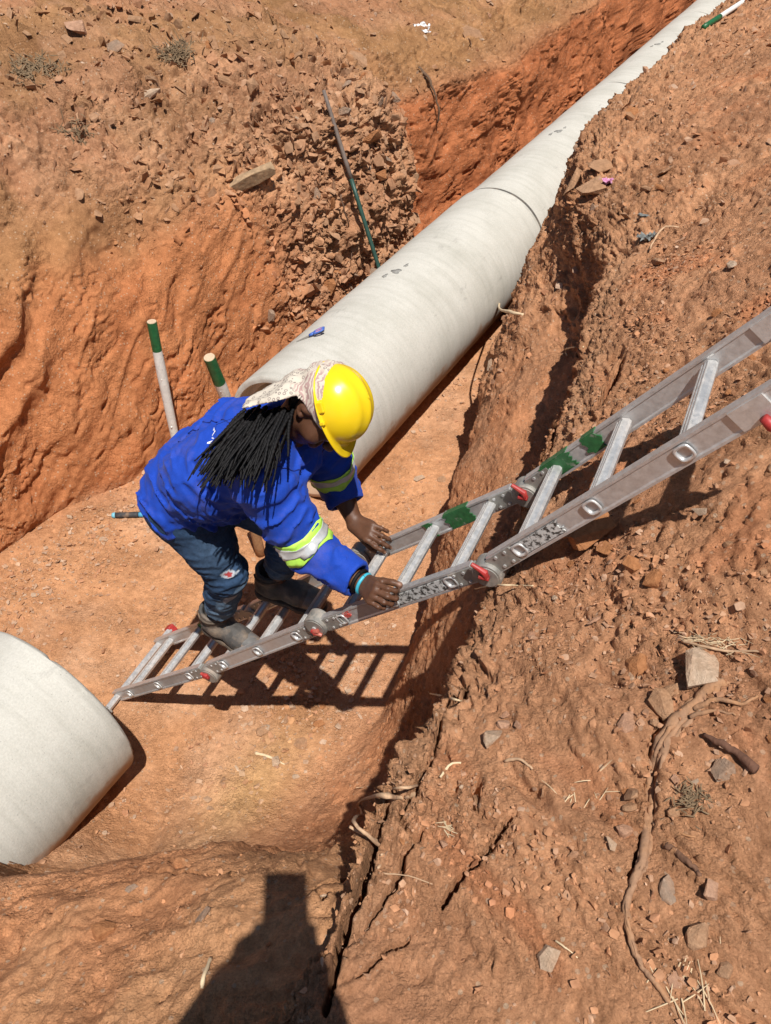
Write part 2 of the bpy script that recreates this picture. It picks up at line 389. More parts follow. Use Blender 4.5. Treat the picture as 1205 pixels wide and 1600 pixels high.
n_big = fbm(S*1.6, T*1.6, oct=3); n_mid = fbm(S*7+3, T*7, oct=3); n_fin = fbm(S*30, T*30+9, oct=3)
disp = near*(bank*(.030*n_big+.011*n_mid+.0055*n_fin)+rwall*(.022*n_big+.006*n_mid+.003*n_fin)+mound*(.038*n_big+.022*n_mid+.006*n_fin)
             + floor_*(.013*n_big+.009*n_mid+.0038*n_fin)+lwall*(.06*n_big+.009*n_mid+.004*n_fin)+ltop*(.06*n_big+.032*n_mid+.010*n_fin))
# lumps and clods, bank and top ground
m1_ = sstep(.0, .5, gnoise(S*2.4+15, T*2.4))
f1, f2, rc, ox, oy = worley(S*13+.6*n_mid, T*13+.6*n_fin, 1)
clod = np.clip((f2-f1)*1.8, 0, 1)
m1 = sstep(.1, .5, gnoise(S*2.4+5, T*2.4))
disp += near*(bank*(.3+.7*m1)*.009+ltop*.026+mound*.020*m1+rwall*.008)*(clod*rc[..., 2]*1.6-.35)
f1, f2, rc, ox, oy = worley(S*34+.8*n_fin, T*34, 2)
cl2 = np.clip((f2-f1)*1.6, 0, 1)
m2 = sstep(-.1, .5, gnoise(S*3.1+1, T*3.1+7))
disp += near*(bank*.005*(.35+.65*m2)+ltop*.010+floor_*.0045+mound*.003+rwall*.003+lwall*.003*m2)*(cl2*rc[..., 3]*1.7-.3)
for sc, amp, sd in ((20, .018, 7), (44, .014, 8), (80, .009, 9)):
    f1, f2, rc, ox, oy = worley(S*sc+.9*n_fin, T*sc+.7*n_mid, sd)
    mk = sstep(-.15, .45, gnoise(S*3.7+sd*3, T*3.7+sd))
    edge_ = sstep(4.2, 5.0, KK)*(1-sstep(5.4, 6, KK))
    disp += near*(bank*(.25+.75*mk)+ltop*1.2+.9*edge_+mound*.45*mk+rwall*.2*mk+floor_*.12*mk)*amp*((rc[..., 2]-.5)*sstep(0, .25, f2-f1)+.9*(rc[..., 4]-.5)*ox+.9*(rc[..., 5]-.5)*oy)
# fractured shale: tilted facets
for sc, amp, sd in ((9, .055, 3), (17, .034, 4), (36, .015, 5)):
    f1, f2, rc, ox, oy = worley(S*sc*.8+.5*n_mid, T*sc*1.15+.3*n_fin, sd)
    fac = (rc[..., 2]-.45)+1.5*(rc[..., 4]-.5)*ox+1.5*(rc[..., 5]-.6)*oy
    disp += near*(rubble+.42*rubR)*amp*fac
# ledges and pockets in the clay of the left wall, with slanting tooth marks of the digger
slant = S*1.0+T*.62
teeth = fbm(slant*22+.35*n_big, T*1.1+S*.3, oct=3)
tm = sstep(-.15, .35, gnoise(S*1.3+2, T*1.5+4))*(1-rubble)
disp += near*lwall*tm*.0055*teeth*(1-.5*sstep(5.4, 5.7, S))
disp += near*lwall*sstep(5.3, 5.6, S)*.010*fbm(slant*14, T*.9, oct=3)
rid = 1-np.abs(fbm(S*1.1+.3*T+8, T*2.7-.8*S, oct=3)); disp += near*lwall*(1-rubble)*.014*(sstep(.72, .98, rid)-.3)
# short broken bedding ledges that throw little shadows
bed = fbm(S*3.2+.8*n_mid, T*16+2.2*S+1.5*n_mid, oct=3); bm_ = sstep(-.05, .35, gnoise(S*2.2+31, T*2.6+3))
disp += near*lwall*(1-rubble)*bm_*.013*(sstep(-.12, .10, bed)-.5)
f1, f2, rc, ox, oy = worley(S*22+1.1*n_mid, T*30+1.1*n_fin, 6)
disp += near*(lwall*(1-rubble)*(.2+.8*bm_)*.008+rwall*.005+mound*.006*m1_)*((rc[..., 2]-.5)+.8*(rc[..., 4]-.5)*ox+.8*(rc[..., 5]-.5)*oy)
# two big scoops with a lip on the near left wall
for (s0, t0, rs, rt, dp) in ((1.55, 2.95, .85, .10, .11), (1.7, 3.25, .9, .11, .13), (2.5, 3.55, .6, .16, .07), (3.0, 2.9, .5, .2, .06)):
    tt = (T-t0-.16*((S-s0)/rs)**2)/rt; env = np.exp(-((S-s0)/rs)**2*1.6)
    disp += near*lwall*dp*env*(-np.exp(-tt*tt*1.2)+.55*np.exp(-((tt+1.5)/.55)**2))
pock = np.clip(gnoise(S*11+3, T*13)-.36, 0, 1); disp -= near*(lwall*(1-rubble)*.07+bank*.05+rwall*.04)*pock
# apply along the normal
P = su2w(S, U, Z)
def normals(P):
    a = np.gradient(P, axis=0); b = np.gradient(P, axis=1); nn = np.cross(a, b); nn /= np.linalg.norm(nn, axis=2)[..., None]+1e-12
    return nn
NR = normals(P)
if NR[NI//2, int(np.searchsorted(kk, 10))][2] < 0: NR = -NR
P = P+NR*disp[..., None]
# cracks in the drying edge of the right bank (cut straight down), drawn as lines in plan
S1 = P[..., 0]*D2[0]+P[..., 1]*D2[1]; U1 = P[..., 0]*N2[0]+P[..., 1]*N2[1]
def plan(pts, z):
    o = []
    for px, py in pts:
        v = pix_at_z(px, py, z); o.append((v.x*D2[0]+v.y*D2[1], v.x*N2[0]+v.y*N2[1]))
    return o
CR = [
 (plan([(606, 1255), (592, 1300), (578, 1352), (552, 1430), (530, 1500), (512, 1600)], 1.65), .013, .13),
 (plan([(690, 1130), (676, 1190), (655, 1235), (632, 1278), (622, 1298), (648, 1332)], 1.64), .008, .07),
 (plan([(660, 1322), (632, 1352), (618, 1400), (600, 1430), (575, 1465)], 1.64), .007, .08),
 (plan([(800, 1300), (760, 1345), (740, 1370), (700, 1400), (690, 1425)], 1.70), .008, .10),
 (plan([(520, 1395), (495, 1400)], 1.5), .006, .10), (plan([(548, 1345), (528, 1372), (490, 1392)], 1.45), .006, .05),
 (plan([(708, 960), (700, 1005)], 1.62), .010, .12), (plan([(700, 1100), (725, 1092), (732, 1060)], 1.66), .007, .10),
 (plan([(735, 1255), (745, 1230), (740, 1280)], 1.70), .010, .07), (plan([(1012, 1165), (1000, 1210), (998, 1262), (997, 1320), (984, 1362), (966, 1405)], 1.78), .009, .05),
 (plan([(640, 1480), (610, 1500), (560, 1540)], 1.65), .006, .06), (plan([(690, 940), (790, 905), (830, 893)], 1.65), .005, .05),
 (plan([(150, 1300), (185, 1328)], 1.0), .013, .07), (plan([(205, 1345), (260, 1362), (330, 1378), (385, 1390)], 1.3), .005, .04), (plan([(250, 1340), (300, 1368)], 1.25), .010, .03),
 (plan([(740, 870), (730, 930), (716, 975)], 1.62), .012, .14), (plan([(880, 600), (862, 690), (820, 760)], 1.63), .008, .16), (plan([(975, 560), (945, 620), (930, 650)], 1.72), .016, .10),
]
zcut = np.zeros_like(S1)
wob = .010*fbm(S1*26, U1*26, oct=2)
for pl, w, dep in CR:
    a = np.array(pl); lo = a.min(0)-.08; hi = a.max(0)+.08
    sel = (S1 > lo[0]) & (S1 < hi[0]) & (U1 > lo[1]) & (U1 < hi[1]) & (KK < 10.2)
    if not sel.any(): continue
    q = np.stack([S1[sel]+wob[sel], U1[sel]+wob[sel]*.8], 1); best = np.full(len(q), 9.0); par = np.zeros(len(q)); tot = len(a)-1
    for i in range(tot):
        ab = a[i+1]-a[i]; t = np.clip(((q-a[i]) @ ab)/(ab @ ab), 0, 1); dd = np.linalg.norm(q-a[i]-t[:, None]*ab, axis=1)
        nb = dd < best; best = np.where(nb, dd, best); par = np.where(nb, (i+t)/tot, par)
    wid = w*(.45+.55*np.sin(np.clip(par, .02, .98)*math.pi))
    zc = dep*(1-sstep(.45, 1.0, best/wid)); z0 = zcut[sel]; zcut[sel] = np.maximum(z0, zc)
for (px, py, zg, r, dep) in ((425, 42, 1.6, .16, .17), (40, 118, 1.6, .15, .10), (278, 100, 1.55, .09, .08), (70, 135, 1.6, .10, .09), (985, 242, 1.75, .030, .05), (1052, 368, 1.8, .035, .05), (1128, 232, 1.85, .035, .05), (1042, 232, 1.8, .03, .05),
                             (960, 560, 1.7, .03, .05), (1000, 470, 1.75, .03, .04), (925, 520, 1.65, .03, .05), (870, 1110, 1.75, .02, .02), (705, 1255, 1.66, .015, .03)):
    v = pix_at_z(px, py, zg); rr_ = np.hypot(P[..., 0]-v.x+.02*n_mid, P[..., 1]-v.y+.02*n_fin)/r; zcut = np.maximum(zcut, dep*(1-sstep(.55, 1.05, rr_+.18*n_mid)))
P[..., 2] -= zcut
NR = normals(P); NR *= np.sign(NR[NI//2, int(np.searchsorted(kk, 10))][2])

# ---- soil colours (layers of the ground, not light)
def A(*c): return np.array(c, np.float32)
tan = A(.515, .258, .138); brown = A(.455, .222, .120); ochre = A(.375, .195, .090); red = A(.435, .150, .060); orange = A(.50, .198, .084); pale = A(.57, .322, .190); rub = A(.445, .238, .135); grey = A(.42, .248, .145)
def lerp(a, b, t): return a*(1-t[..., None])+b*t[..., None]
nb = fbm(S*1.3+20, T*1.3, oct=4); nc = fbm(S*3.3+2, T*3.3+8, oct=3)
col = np.zeros(S.shape+(3,), np.float32)+tan
col = lerp(col, brown, bank*sstep(-.2, .5, nb)); col = lerp(col, A(.50, .208, .100), bank*sstep(.05, .5, nc)*.75)
col = lerp(col, grey, bank*sstep(4.3, 5.0, KK)*(.35+.45*sstep(-.2, .3, nc)))
col = lerp(col, lerp(np.zeros_like(col)+A(.50, .222, .108), A(.44, .215, .115), sstep(-.2, .4, nc)), rwall*.9)
col = lerp(col, lerp(np.zeros_like(col)+A(.545, .250, .122), A(.555, .285, .145), sstep(-.1, .5, nb+.9*sstep(.9, .5, U)-.3)), mound)
col = lerp(col, lerp(np.zeros_like(col)+A(.535, .268, .136), pale, sstep(-.05, .45, nb)*.8), floor_)
ysp = np.exp(-(((S-1.15)/.33)**2+((U-1.25)/.16)**2)); col = lerp(col, A(.55, .325, .14), floor_*ysp*.8)
wallc = lerp(np.zeros_like(col)+orange, red, sstep(-.1, .5, nb+.3*nc)*.7)
hi = sstep(.95, 1.25, Z+.14*nb+.10*nc)
wallc = lerp(wallc, ochre, hi*.85*(1-sstep(5.0, 5.3, S)))
wallc = lerp(wallc, A(.44, .150, .062), sstep(5.2, 5.4, S)*.85)
col = lerp(col, wallc, lwall)
topc = lerp(np.zeros_like(col)+brown, ochre, sstep(-.2, .3, nb)); topc = lerp(topc*.86, rub*.95, sstep(.1, .5, nc)*.7)
col = lerp(col, topc, ltop); col = lerp(col, ochre, ltop*sstep(5.0, 5.4, S)*(1-sstep(15.8, 16.3, KK))*.8)
col = lerp(col, lerp(np.zeros_like(col)+rub, A(.50, .275, .155), sstep(-.1, .4, nc)), rubble*.85); col = lerp(col, A(.465, .235, .125), rubR*.7)
col = col*A(1.0, 1.0, .97)
ids = np.arange(NI*NJ).reshape(NI, NJ)
F = np.stack([ids[:-1, :-1], ids[1:, :-1], ids[1:, 1:], ids[:-1, 1:]], -1).reshape(-1, 4)
nz0 = np.cross(P[NI//2+1, 700]-P[NI//2, 700], P[NI//2+1, 701]-P[NI//2+1, 700])
if nz0[2] < 0: F = F[:, ::-1]
me = mesh_fast('ground', P.reshape(-1, 3), F); set_col(me, col.reshape(-1, 3))
ground = obj('ground', me, M_SOIL); tag(ground, kind='structure')

# a coarse copy in memory for setting things down
ci = np.unique(np.concatenate([np.arange(0, NI, 3), [NI-1]])); cj = np.unique(np.concatenate([np.arange(0, NJ, 3), [NJ-1]]))
Pc = P[np.ix_(ci, cj)]; idc = np.arange(len(ci)*len(cj)).reshape(len(ci), len(cj))
Fc = np.stack([idc[:-1, :-1], idc[1:, :-1], idc[1:, 1:], idc[:-1, 1:]], -1).reshape(-1, 4)
BVH = BVHTree.FromPolygons([tuple(v) for v in Pc.reshape(-1, 3).tolist()], Fc.tolist())
def on_ground(px, py):
    """where the line of sight through that spot of the photograph meets the soil"""
    h, nrm, i, d = BVH.ray_cast(Vector((0, 0, CAM_H)), pix_ray(px, py))
    if nrm.z < 0 and abs(nrm.z) > .2: nrm = -nrm
    return h, nrm
def drop(x, y, z=3.2):
    h, nrm, i, d = BVH.ray_cast(Vector((x, y, z)), Vector((0, 0, -1))); return h, nrm
# ------------------------------------------------------------------ concrete pipes
PU, PR, PRI, PL = 2.181, 0.397, 0.325, 2.638
def lathe(profile, n, wob=0.0, seed=0):
    """closed profile of (x, r) turned about the x axis"""
    pr = np.array(profile, float); m = len(pr); th = np.arange(n)/n*2*math.pi
    X = np.repeat(pr[:, 0][:, None], n, 1); Rr = np.repeat(pr[:, 1][:, None], n, 1)
    if wob: Rr = Rr+wob*fbm(X*3+seed, np.cos(th)[None]*1.3+np.zeros_like(X), np.sin(th)[None]*1.3+np.zeros_like(X), oct=3)
    V = np.stack([X, Rr*np.cos(th)[None], Rr*np.sin(th)[None]], -1).reshape(-1, 3)
    ids = np.arange(m*n).reshape(m, n); i2 = np.roll(ids, -1, 0); j = np.roll(ids, -1, 1); ij = np.roll(i2, -1, 1)
    return V, np.stack([ids, j, ij, i2], -1).reshape(-1, 4)
M_JOINT_SHADE = mat_simple('joint_shade_ring', (.09, .085, .075), .95, .35, 50, c2=(.28, .22, .16), c2scale=9, c2pos=(.5, .7), bmp=.004)  # near-black tone paints the shadow and soil of a pipe seam
def make_pipe(name, s0, label, du=0.0, z=0.0, plug=True, spigot=True, PR=PR):
    c = su2w(np.array(s0), np.array(PU+du), np.array(PR+z-.01))
    t = empty(name, c, math.atan2(D2[1], D2[0]), label, 'pipe', 'concrete pipes laid in the trench')
    ends = [(0.0, PRI+.034), (0.0, PR-.012), (.003, PR-.005), (.010, PR)]
    prof = [(.075, PRI+.030), (.004, PRI+.036), (0.0, PRI+.040), (0.0, PR-.016), (.004, PR-.007), (.014, PR)]
    prof += [(x, PR) for x in np.linspace(.05, PL-.05, 70)]
    prof += [(PL-.014, PR), (PL-.004, PR-.007), (PL, PR-.016), (PL, PRI+.002), (PL-.004, PRI)]
    prof += [(x, PRI) for x in np.linspace(PL-.1, .12, 30)]+[(.078, PRI), (.076, PRI+.004)]
    V, F = lathe(prof, 112, .0018, s0)
    # broken edge at the mouth
    ang = np.arctan2(V[:, 2], V[:, 1]); r = np.hypot(V[:, 1], V[:, 2])
    for xe in (0.0, PL):
        e = (np.abs(V[:, 0]-xe) < .012) & (r > PR-.02)
        k = np.clip(fbm(ang*9+s0*3, np.full_like(ang, xe+s0), oct=3)-.30, 0, 1)*.05
        V[:, 0] += np.where(e, (k if xe == 0 else -k)*.25, 0)
        sc = np.where(e, 1-k*.6, 1); V[:, 1] *= sc; V[:, 2] *= sc
    me = mesh_fast('barrel', V, F)
    bm = bmesh.new(); bm.from_mesh(me); bmesh.ops.recalc_face_normals(bm, faces=bm.faces); bm.to_mesh(me); bm.free()
    b = obj('barrel', me, M_CONC, t)
    me.set_sharp_from_angle(angle=math.radians(35)) if hasattr(me, 'set_sharp_from_angle') else None
    # spigot that enters the next pipe
    if spigot:
      V, F = lathe([(PL-.01, PRI+.004), (PL-.01, PRI+.024), (PL+.05, PRI+.022), (PL+.056, PRI+.016), (PL+.056, PRI+.004)], 96)
      obj('spigot', mesh_fast('spigot', V, F[:, ::-1].copy()), M_CONC, t)
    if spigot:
      V, F = lathe([(PL-.006, PR-.03), (PL-.006, PR-.009), (PL+.020, PR-.007), (PL+.026, PR-.009), (PL+.026, PR-.03)], 112, .003, s0); obj('joint_shade_ring', mesh_fast('joint_shade_ring', V, F[:, ::-1].copy()), M_JOINT_SHADE, t)  # ring added in the gap to draw the seam's shadow as a dark line
    if plug:                                                # plugged lifting hole with its mortar smears
        for q, (dx, a0, rr) in enumerate(((1.27, 1.42, .030), (1.20, 1.32, .017), (1.36, 1.47, .014))):
            th = np.linspace(0, 2*math.pi, 18, endpoint=False); rad = rr*(1+.22*np.sin(th*3+q)+.13*np.sin(th*5+2*q+s0))
            xs = dx+rad*np.cos(th)*(1.0 if q == 0 else 1.5); aa = a0+rad*np.sin(th)/PR*(1 if q == 0 else .75)
            ring = [np.stack([xs, (PR+h)*np.cos(aa), (PR+h)*np.sin(aa)], 1) for h in (-.004, .0035)]
            ctr = np.array([[dx, (PR+.0045)*math.cos(a0), (PR+.0045)*math.sin(a0)]])
            VV = np.concatenate(ring+[ctr]); n_ = 18
            FF = [(i, (i+1) % n_, n_+(i+1) % n_, n_+i) for i in range(n_)]+[(n_+i, n_+(i+1) % n_, 2*n_) for i in range(n_)]
            o = obj('hole_plug' if q == 0 else 'mortar_smear', mesh_fast('hole_plug', VV, FF), M_CONC_DARK, t)
    return t
PS0 = 2.70; PPITCH = 2.670
make_pipe('concrete_pipe', .89-PL, 'pale concrete pipe at the lower left, half buried by the near mound', du=-.12, spigot=False)
make_pipe('concrete_pipe', PS0, 'big open-ended concrete pipe directly behind the bending worker')
make_pipe('concrete_pipe', PS0+PPITCH, 'second concrete pipe of the joined line, beyond the first dark joint', du=.012, z=-.006, PR=PR-.013)
make_pipe('concrete_pipe', PS0+2*PPITCH, 'third concrete pipe of the joined line, half hidden by the right bank', du=.012, z=-.006, PR=PR-.016)
make_pipe('concrete_pipe', PS0+3*PPITCH, 'farthest concrete pipe, only its tip visible at the top edge', du=.012, z=-.006, plug=False, PR=PR-.018)
# ------------------------------------------------------------------ folding aluminium ladder
LAZ = math.radians(24.6); LP0 = Vector((-1.22, 2.055, .03)); LW = .319
LV = np.array([math.cos(LAZ), -math.sin(LAZ), 0]); WV = np.array([math.sin(LAZ), math.cos(LAZ), 0])
NODES = [np.array(q) for q in ((-.02, -.02), (.585, .572), (1.114, 1.149), (1.627, 1.677), (2.195, 2.50))]
def mat_alu(name, base=(.46, .43, .40), dirt=.36, rough=.42):
    m, n, l, p = new_mat(name)
    tc = n.new('ShaderNodeTexCoord').outputs['Object']
    g = noise(n, l, tc, 9, 6, .65); g2 = noise(n, l, tc, 70, 5, .7)
    col = mix(n, l, 1.0, base, ramp(n, l, g2, [(.3, (.82, .82, .82)), (.7, (1.12, 1.12, 1.12))]), 'MULTIPLY')
    dm = ramp(n, l, mathn(n, l, 'ADD', mathn(n, l, 'MULTIPLY', g, .7), mathn(n, l, 'MULTIPLY', g2, .35)), [(.50, (0, 0, 0)), (.68, (dirt,)*3)])
    col = mix(n, l, dm, col, (.30, .185, .115))
    l.new(col, p.inputs['Base Color'])
    inv = mathn(n, l, 'SUBTRACT', .55, dm); l.new(inv, p.inputs['Metallic'])
    p.inputs['Roughness'].default_value = rough
    r = mathn(n, l, 'ADD', mathn(n, l, 'MULTIPLY', dm, .5), mathn(n, l, 'MULTIPLY', g2, .35)); r2 = mathn(n, l, 'ADD', r, rough-.14); l.new(r2, p.inputs['Roughness'])
    bump(n, l, p, g2, .0008, .5)
    return m
M_ALU = mat_alu('aluminium_rail', (.56, .56, .555), .22, .36); M_RUNG = mat_alu('aluminium_rung', (.62, .62, .61), .3, .36); M_HINGE = mat_alu('steel_hinge', (.34, .33, .30), .5, .5)
M_RED = mat_simple('red_plastic', (.34, .028, .026), .5, .3, 50, c2=(.42, .17, .11), c2scale=14, c2pos=(.52, .75))
M_GREENP = mat_simple('green_paint', (.022, .115, .035), .55, .35, 60, c2=(.28, .26, .22), c2scale=26, c2pos=(.60, .72))
M_DARKP = mat_simple('black_hole', (.02, .018, .016), .9, .2)
M_WORN = mat_simple('worn_label', (.52, .52, .50), .7, .15, 40, c2=(.045, .04, .035), c2scale=75, c2pos=(.48, .56))
M_REDLAB = mat_simple('red_label', (.50, .07, .055), .6, .2, 40, c2=(.62, .55, .5), c2scale=70, c2pos=(.56, .60))
lad = empty('folding_ladder', LP0, -LAZ, 'dusty aluminium folding ladder leaning from the trench floor up the right bank', 'ladder')
RH, RT = .0285, .0115                                      # half height and half thickness of a rail
def ldir(k): v = NODES[k+1]-NODES[k]; L = np.linalg.norm(v); v = v/L; return np.array([v[0], 0, v[1]]), np.array([-v[1], 0, v[0]]), L
def lpt(k, x, y=0.0, n=0.0):                             # along segment k, sideways, off the ladder plane
    d, nn, L = ldir(k); return np.array([NODES[k][0], 0, NODES[k][1]])+d*x+np.array([0, y, 0])+nn*n
EY = np.array([0, 1., 0])
prof = [(-RT, -RH), (RT, -RH), (RT, -RH+.006), (RT-.003, -RH+.010), (RT-.003, RH-.010), (RT, RH-.006), (RT, RH), (-RT, RH), (-RT, RH-.006), (-RT+.003, RH-.010), (-RT+.003, -RH+.010), (-RT, -RH+.006)]
hexo = lambda a, b: [(a*math.cos(t), b*math.sin(t)) for t in [math.radians(q) for q in (15, 75, 105, 165, 195, 255, 285, 345)]]
for k in range(4):
    d, nn, L = ldir(k)
    g0 = .0 if k == 0 else .034; g1 = .034 if k < 3 else .0
    for side, y in (('near', 0.0), ('far', LW)):
        MB().prism(prof, lpt(k, g0, y), lpt(k, L-g1, y), EY, nn).build('rail', M_ALU, lad)
        # pressed socket plates where the rail enters a hinge, with rivets
        for x, on in ((g0, k > 0), (L-g1, k < 3)):
            if on:
                sg = 1 if x == g0 else -1
                MB().prism([(-RT-.003, -RH*.80), (RT+.003, -RH*.80), (RT+.003, RH*.80), (-RT-.003, RH*.80)], lpt(k, x-sg*.005, y), lpt(k, x+sg*.085, y), EY, nn).build('hinge_socket', M_HINGE, lad)
                r = MB()
                for q in (.03, .065):
                    for w in (-.016, .016): r.disc(lpt(k, x+sg*q, y-(RT+.004) if side == 'near' else y-(RT+.004), w), EY, .0045, .004, 10)
                tag(r.build('rivets', M_RUNG, lad), kind='stuff')
    for x in ([L*q for q in (.17, .5, .83)] if k < 3 else (.139, .388, .645, .90)):
        rg = MB().prism(hexo(.0175, .0165), lpt(k, x, RT-.002), lpt(k, x, LW-RT+.002), d, nn).build('rung', M_RUNG, lad, smooth=False)
        grip = MB()
        for q in (-.008, 0, .008): grip.box(lpt(k, x+q, LW/2, .0165), d*.0018, EY*(LW/2-.02), nn*.0012)
        tag(grip.build('rung_grip', M_RUNG, rg), kind='stuff')
        for y, o in ((-RT, -1), (LW+RT, 1)):             # flared rung mouth on the outer face of the rail
            rr = MB(); m = 20; V = []; Fq = []
            for q in range(m):
                a = 2*math.pi*q/m; ca, sa = math.cos(a), math.sin(a); pw = .62
                e = np.sign(ca)*abs(ca)**pw*d+np.sign(sa)*abs(sa)**pw*nn
                for (rad, off) in ((.0195, 0.0), (.0205, .004), (.0155, .005), (.0125, .001), (.0125, -.02)):
                    V.append(lpt(k, x, y+o*off)+e*rad)
            for q in range(m):
                for w in range(4): Fq.append((q*5+w, ((q+1) % m)*5+w, ((q+1) % m)*5+w+1, q*5+w+1))
            rr.add(V, Fq); ro = rr.build('rung_mouth', M_RUNG, lad, smooth=True)
            MB().disc(lpt(k, x, y+o*-.010), EY, .0135, .003, 16).build('rung_hole', M_DARKP, ro)
# hinges
for k in (1, 2, 3):
    for y in (0.0, LW):
        c = np.array([NODES[k][0], y, NODES[k][1]]); d0, n0, _ = ldir(k-1); d1, n1_, _ = ldir(k); dm_ = (d0+d1)/2; nm = (n0+n1_)/2
        sgn = -1.0 if k != 2 else 1.0
        off = nm*(.012*sgn if k != 1 else -.018)
        h = MB()
        h.disc(c+off, EY, .041, .050, 36, .004); hd = h.build('hinge', M_HINGE, lad, smooth=True); hd.data.set_sharp_from_angle(angle=math.radians(35))
        MB().disc(c+off+EY*-.0265, EY, .033, .003, 30, .001).build('hinge_disc', M_HINGE, hd)
        MB().disc(c+off+EY*.0265, EY, .033, .003, 30, .001).build('hinge_disc', M_HINGE, hd)
        MB().disc(c+off, EY, .0075, .064, 14).build('pivot_pin', M_RUNG, hd)
        lv = MB()
        up = nm*(1.0 if k == 3 else (-.8 if k == 2 else .5))+dm_*(.4 if k == 3 else .05)
        up /= np.linalg.norm(up); sd = np.cross(up, EY); b0 = c+off-EY*.034 if y == 0 else c+off-EY*.034
        sz_ = .78 if k == 3 else .45
        lv.tube([b0+up*.005-sd*.006, b0+up*.030*sz_-sd*.008, b0+up*.046*sz_+sd*.002, b0+up*.070*sz_+sd*.022*sz_], [.0085, .0098, .0075, .006], 8)
        lv.tube([b0-sd*.012+up*.002, b0+sd*.013+up*.012], [.008, .008], 8)
        if not (k == 1 and y > 0): soften(lv.build('locking_lever', M_RED, hd, smooth=True), .001)
# foot bar with red caps, and red caps at the top ends
d0, n0, L0 = ldir(0)
fb = MB().prism(hexo(.019, .016), lpt(0, .012, -.085, .0), lpt(0, .012, LW+.085, .0), d0, n0).build('foot_bar', M_RUNG, lad)
for y in (-.095, LW+.095): soften(MB().box(lpt(0, .006, y, -.002), d0*.024, EY*.017, n0*.021).build('foot_cap', M_RED if y > 0 else M_HINGE, lad), .005)
d3, n3, L3 = ldir(3)
for y in (0, LW):
    MB().prism([(-RT-.003, -RH*.86), (RT+.003, -RH*.86), (RT+.003, RH*.86), (-RT-.003, RH*.86)], lpt(3, .765, y), lpt(3, .84, y), EY, n3).build('hinge_socket', M_RUNG, lad)
lv = MB(); b0 = lpt(3, .815, -.022, -.036); lv.tube([b0+n3*.022, b0, b0-n3*.020+d3*.006], [.009, .012, .009], 10); lv.build('locking_lever', M_RED, lad, smooth=True)
# green paint and worn labels on the rails
def mark(name, k, x0, x1, y, o, mat, lo=-RH*.98, hi=RH*.98, sl=.0, top=False, seed=0):
    m = 9; V = []; r_ = random.Random(seed)
    for q in range(m+1):
        t = q/m; V.append(lpt(k, x0+r_.uniform(-.008, .008)+sl*t, y+o*(RT+.0016), lo+(hi-lo)*t)); 
    for q in range(m+1):
        t = q/m; V.append(lpt(k, x1+r_.uniform(-.008, .008)+sl*t, y+o*(RT+.0016), lo+(hi-lo)*t))
    W = [v-EY*o*.0036 for v in V]
    F_ = [(q, q+1, m+2+q, m+1+q) for q in range(m)]; n_ = len(V)
    b = MB(); b.add(V+W, F_+[tuple(i+n_ for i in f[::-1]) for f in F_]+[(0, m+1, n_+m+1, n_), (m, n_+m, n_+2*m+1, 2*m+1)]+[(q, n_+q, n_+q+1, q+1) for q in range(m)]+[(m+1+q, m+2+q, n_+m+2+q, n_+m+1+q) for q in range(m)])
    if top: b.box(lpt(k, (x0+x1)/2+sl, y, RH+.0008), ldir(k)[0]*(x1-x0)/2, EY*RT*1.02, ldir(k)[1]*.0016)
    return b.build(name, mat, lad)
mark('green_paint_band', 3, .10, .20, LW, -1, M_GREENP, top=True, seed=1, lo=-RH*.7)
mark('green_paint_band', 3, .255, .305, LW, -1, M_GREENP, top=True, seed=2, lo=-RH*.75)
mark('green_paint_band', 2, .43, .53, LW, -1, M_GREENP, top=True, seed=3, lo=-RH*.9)
mark('green_paint_band', 2, .335, .365, LW, -1, M_GREENP, seed=4)
mark('green_paint_band', 1, .58, .625, LW, -1, M_GREENP, seed=5); mark('green_paint_band', 0, .44, .49, LW, -1, M_GREENP, seed=6, top=True)
mark('worn_label', 2, .34, .585, 0, -1, M_WORN, -RH*.62, RH*.62, seed=7); mark('worn_label', 3, .155, .285, 0, -1, M_WORN, -RH*.62, RH*.62, seed=8)
mark('red_label', 2, .142, .172, 0, -1, M_REDLAB, -RH*.05, RH*.7, seed=9)
# ------------------------------------------------------------------ stakes, rod, tools, litter
M_WHITEP = mat_simple('white_paint', (.66, .65, .61), .7, .12, 30, c2=(.20, .15, .10), c2scale=22, c2pos=(.63, .72), bmp=.003, bscale=60)
M_GREENSTK = mat_simple('green_stake_paint', (.012, .105, .035), .45, .35, 40, c2=(.40, .33, .25), c2scale=45, c2pos=(.70, .78))
M_WOODEND = mat_simple('sawn_wood', (.55, .40, .27), .85, .2, 90)
M_BARK = mat_simple('bare_wood', (.30, .16, .075), .85, .35, 50, bmp=.003, bscale=40)
M_ROOT = mat_simple('root_bark', (.29, .165, .095), .9, .35, 60, c2=(.40, .20, .09), c2scale=12, c2pos=(.45, .7), bmp=.006, bscale=70)
M_STRAW = mat_simple('straw', (.62, .48, .30), .85, .25, 30)
M_FINEROOT = mat_simple('dry_root', (.46, .30, .18), .9, .3, 60)
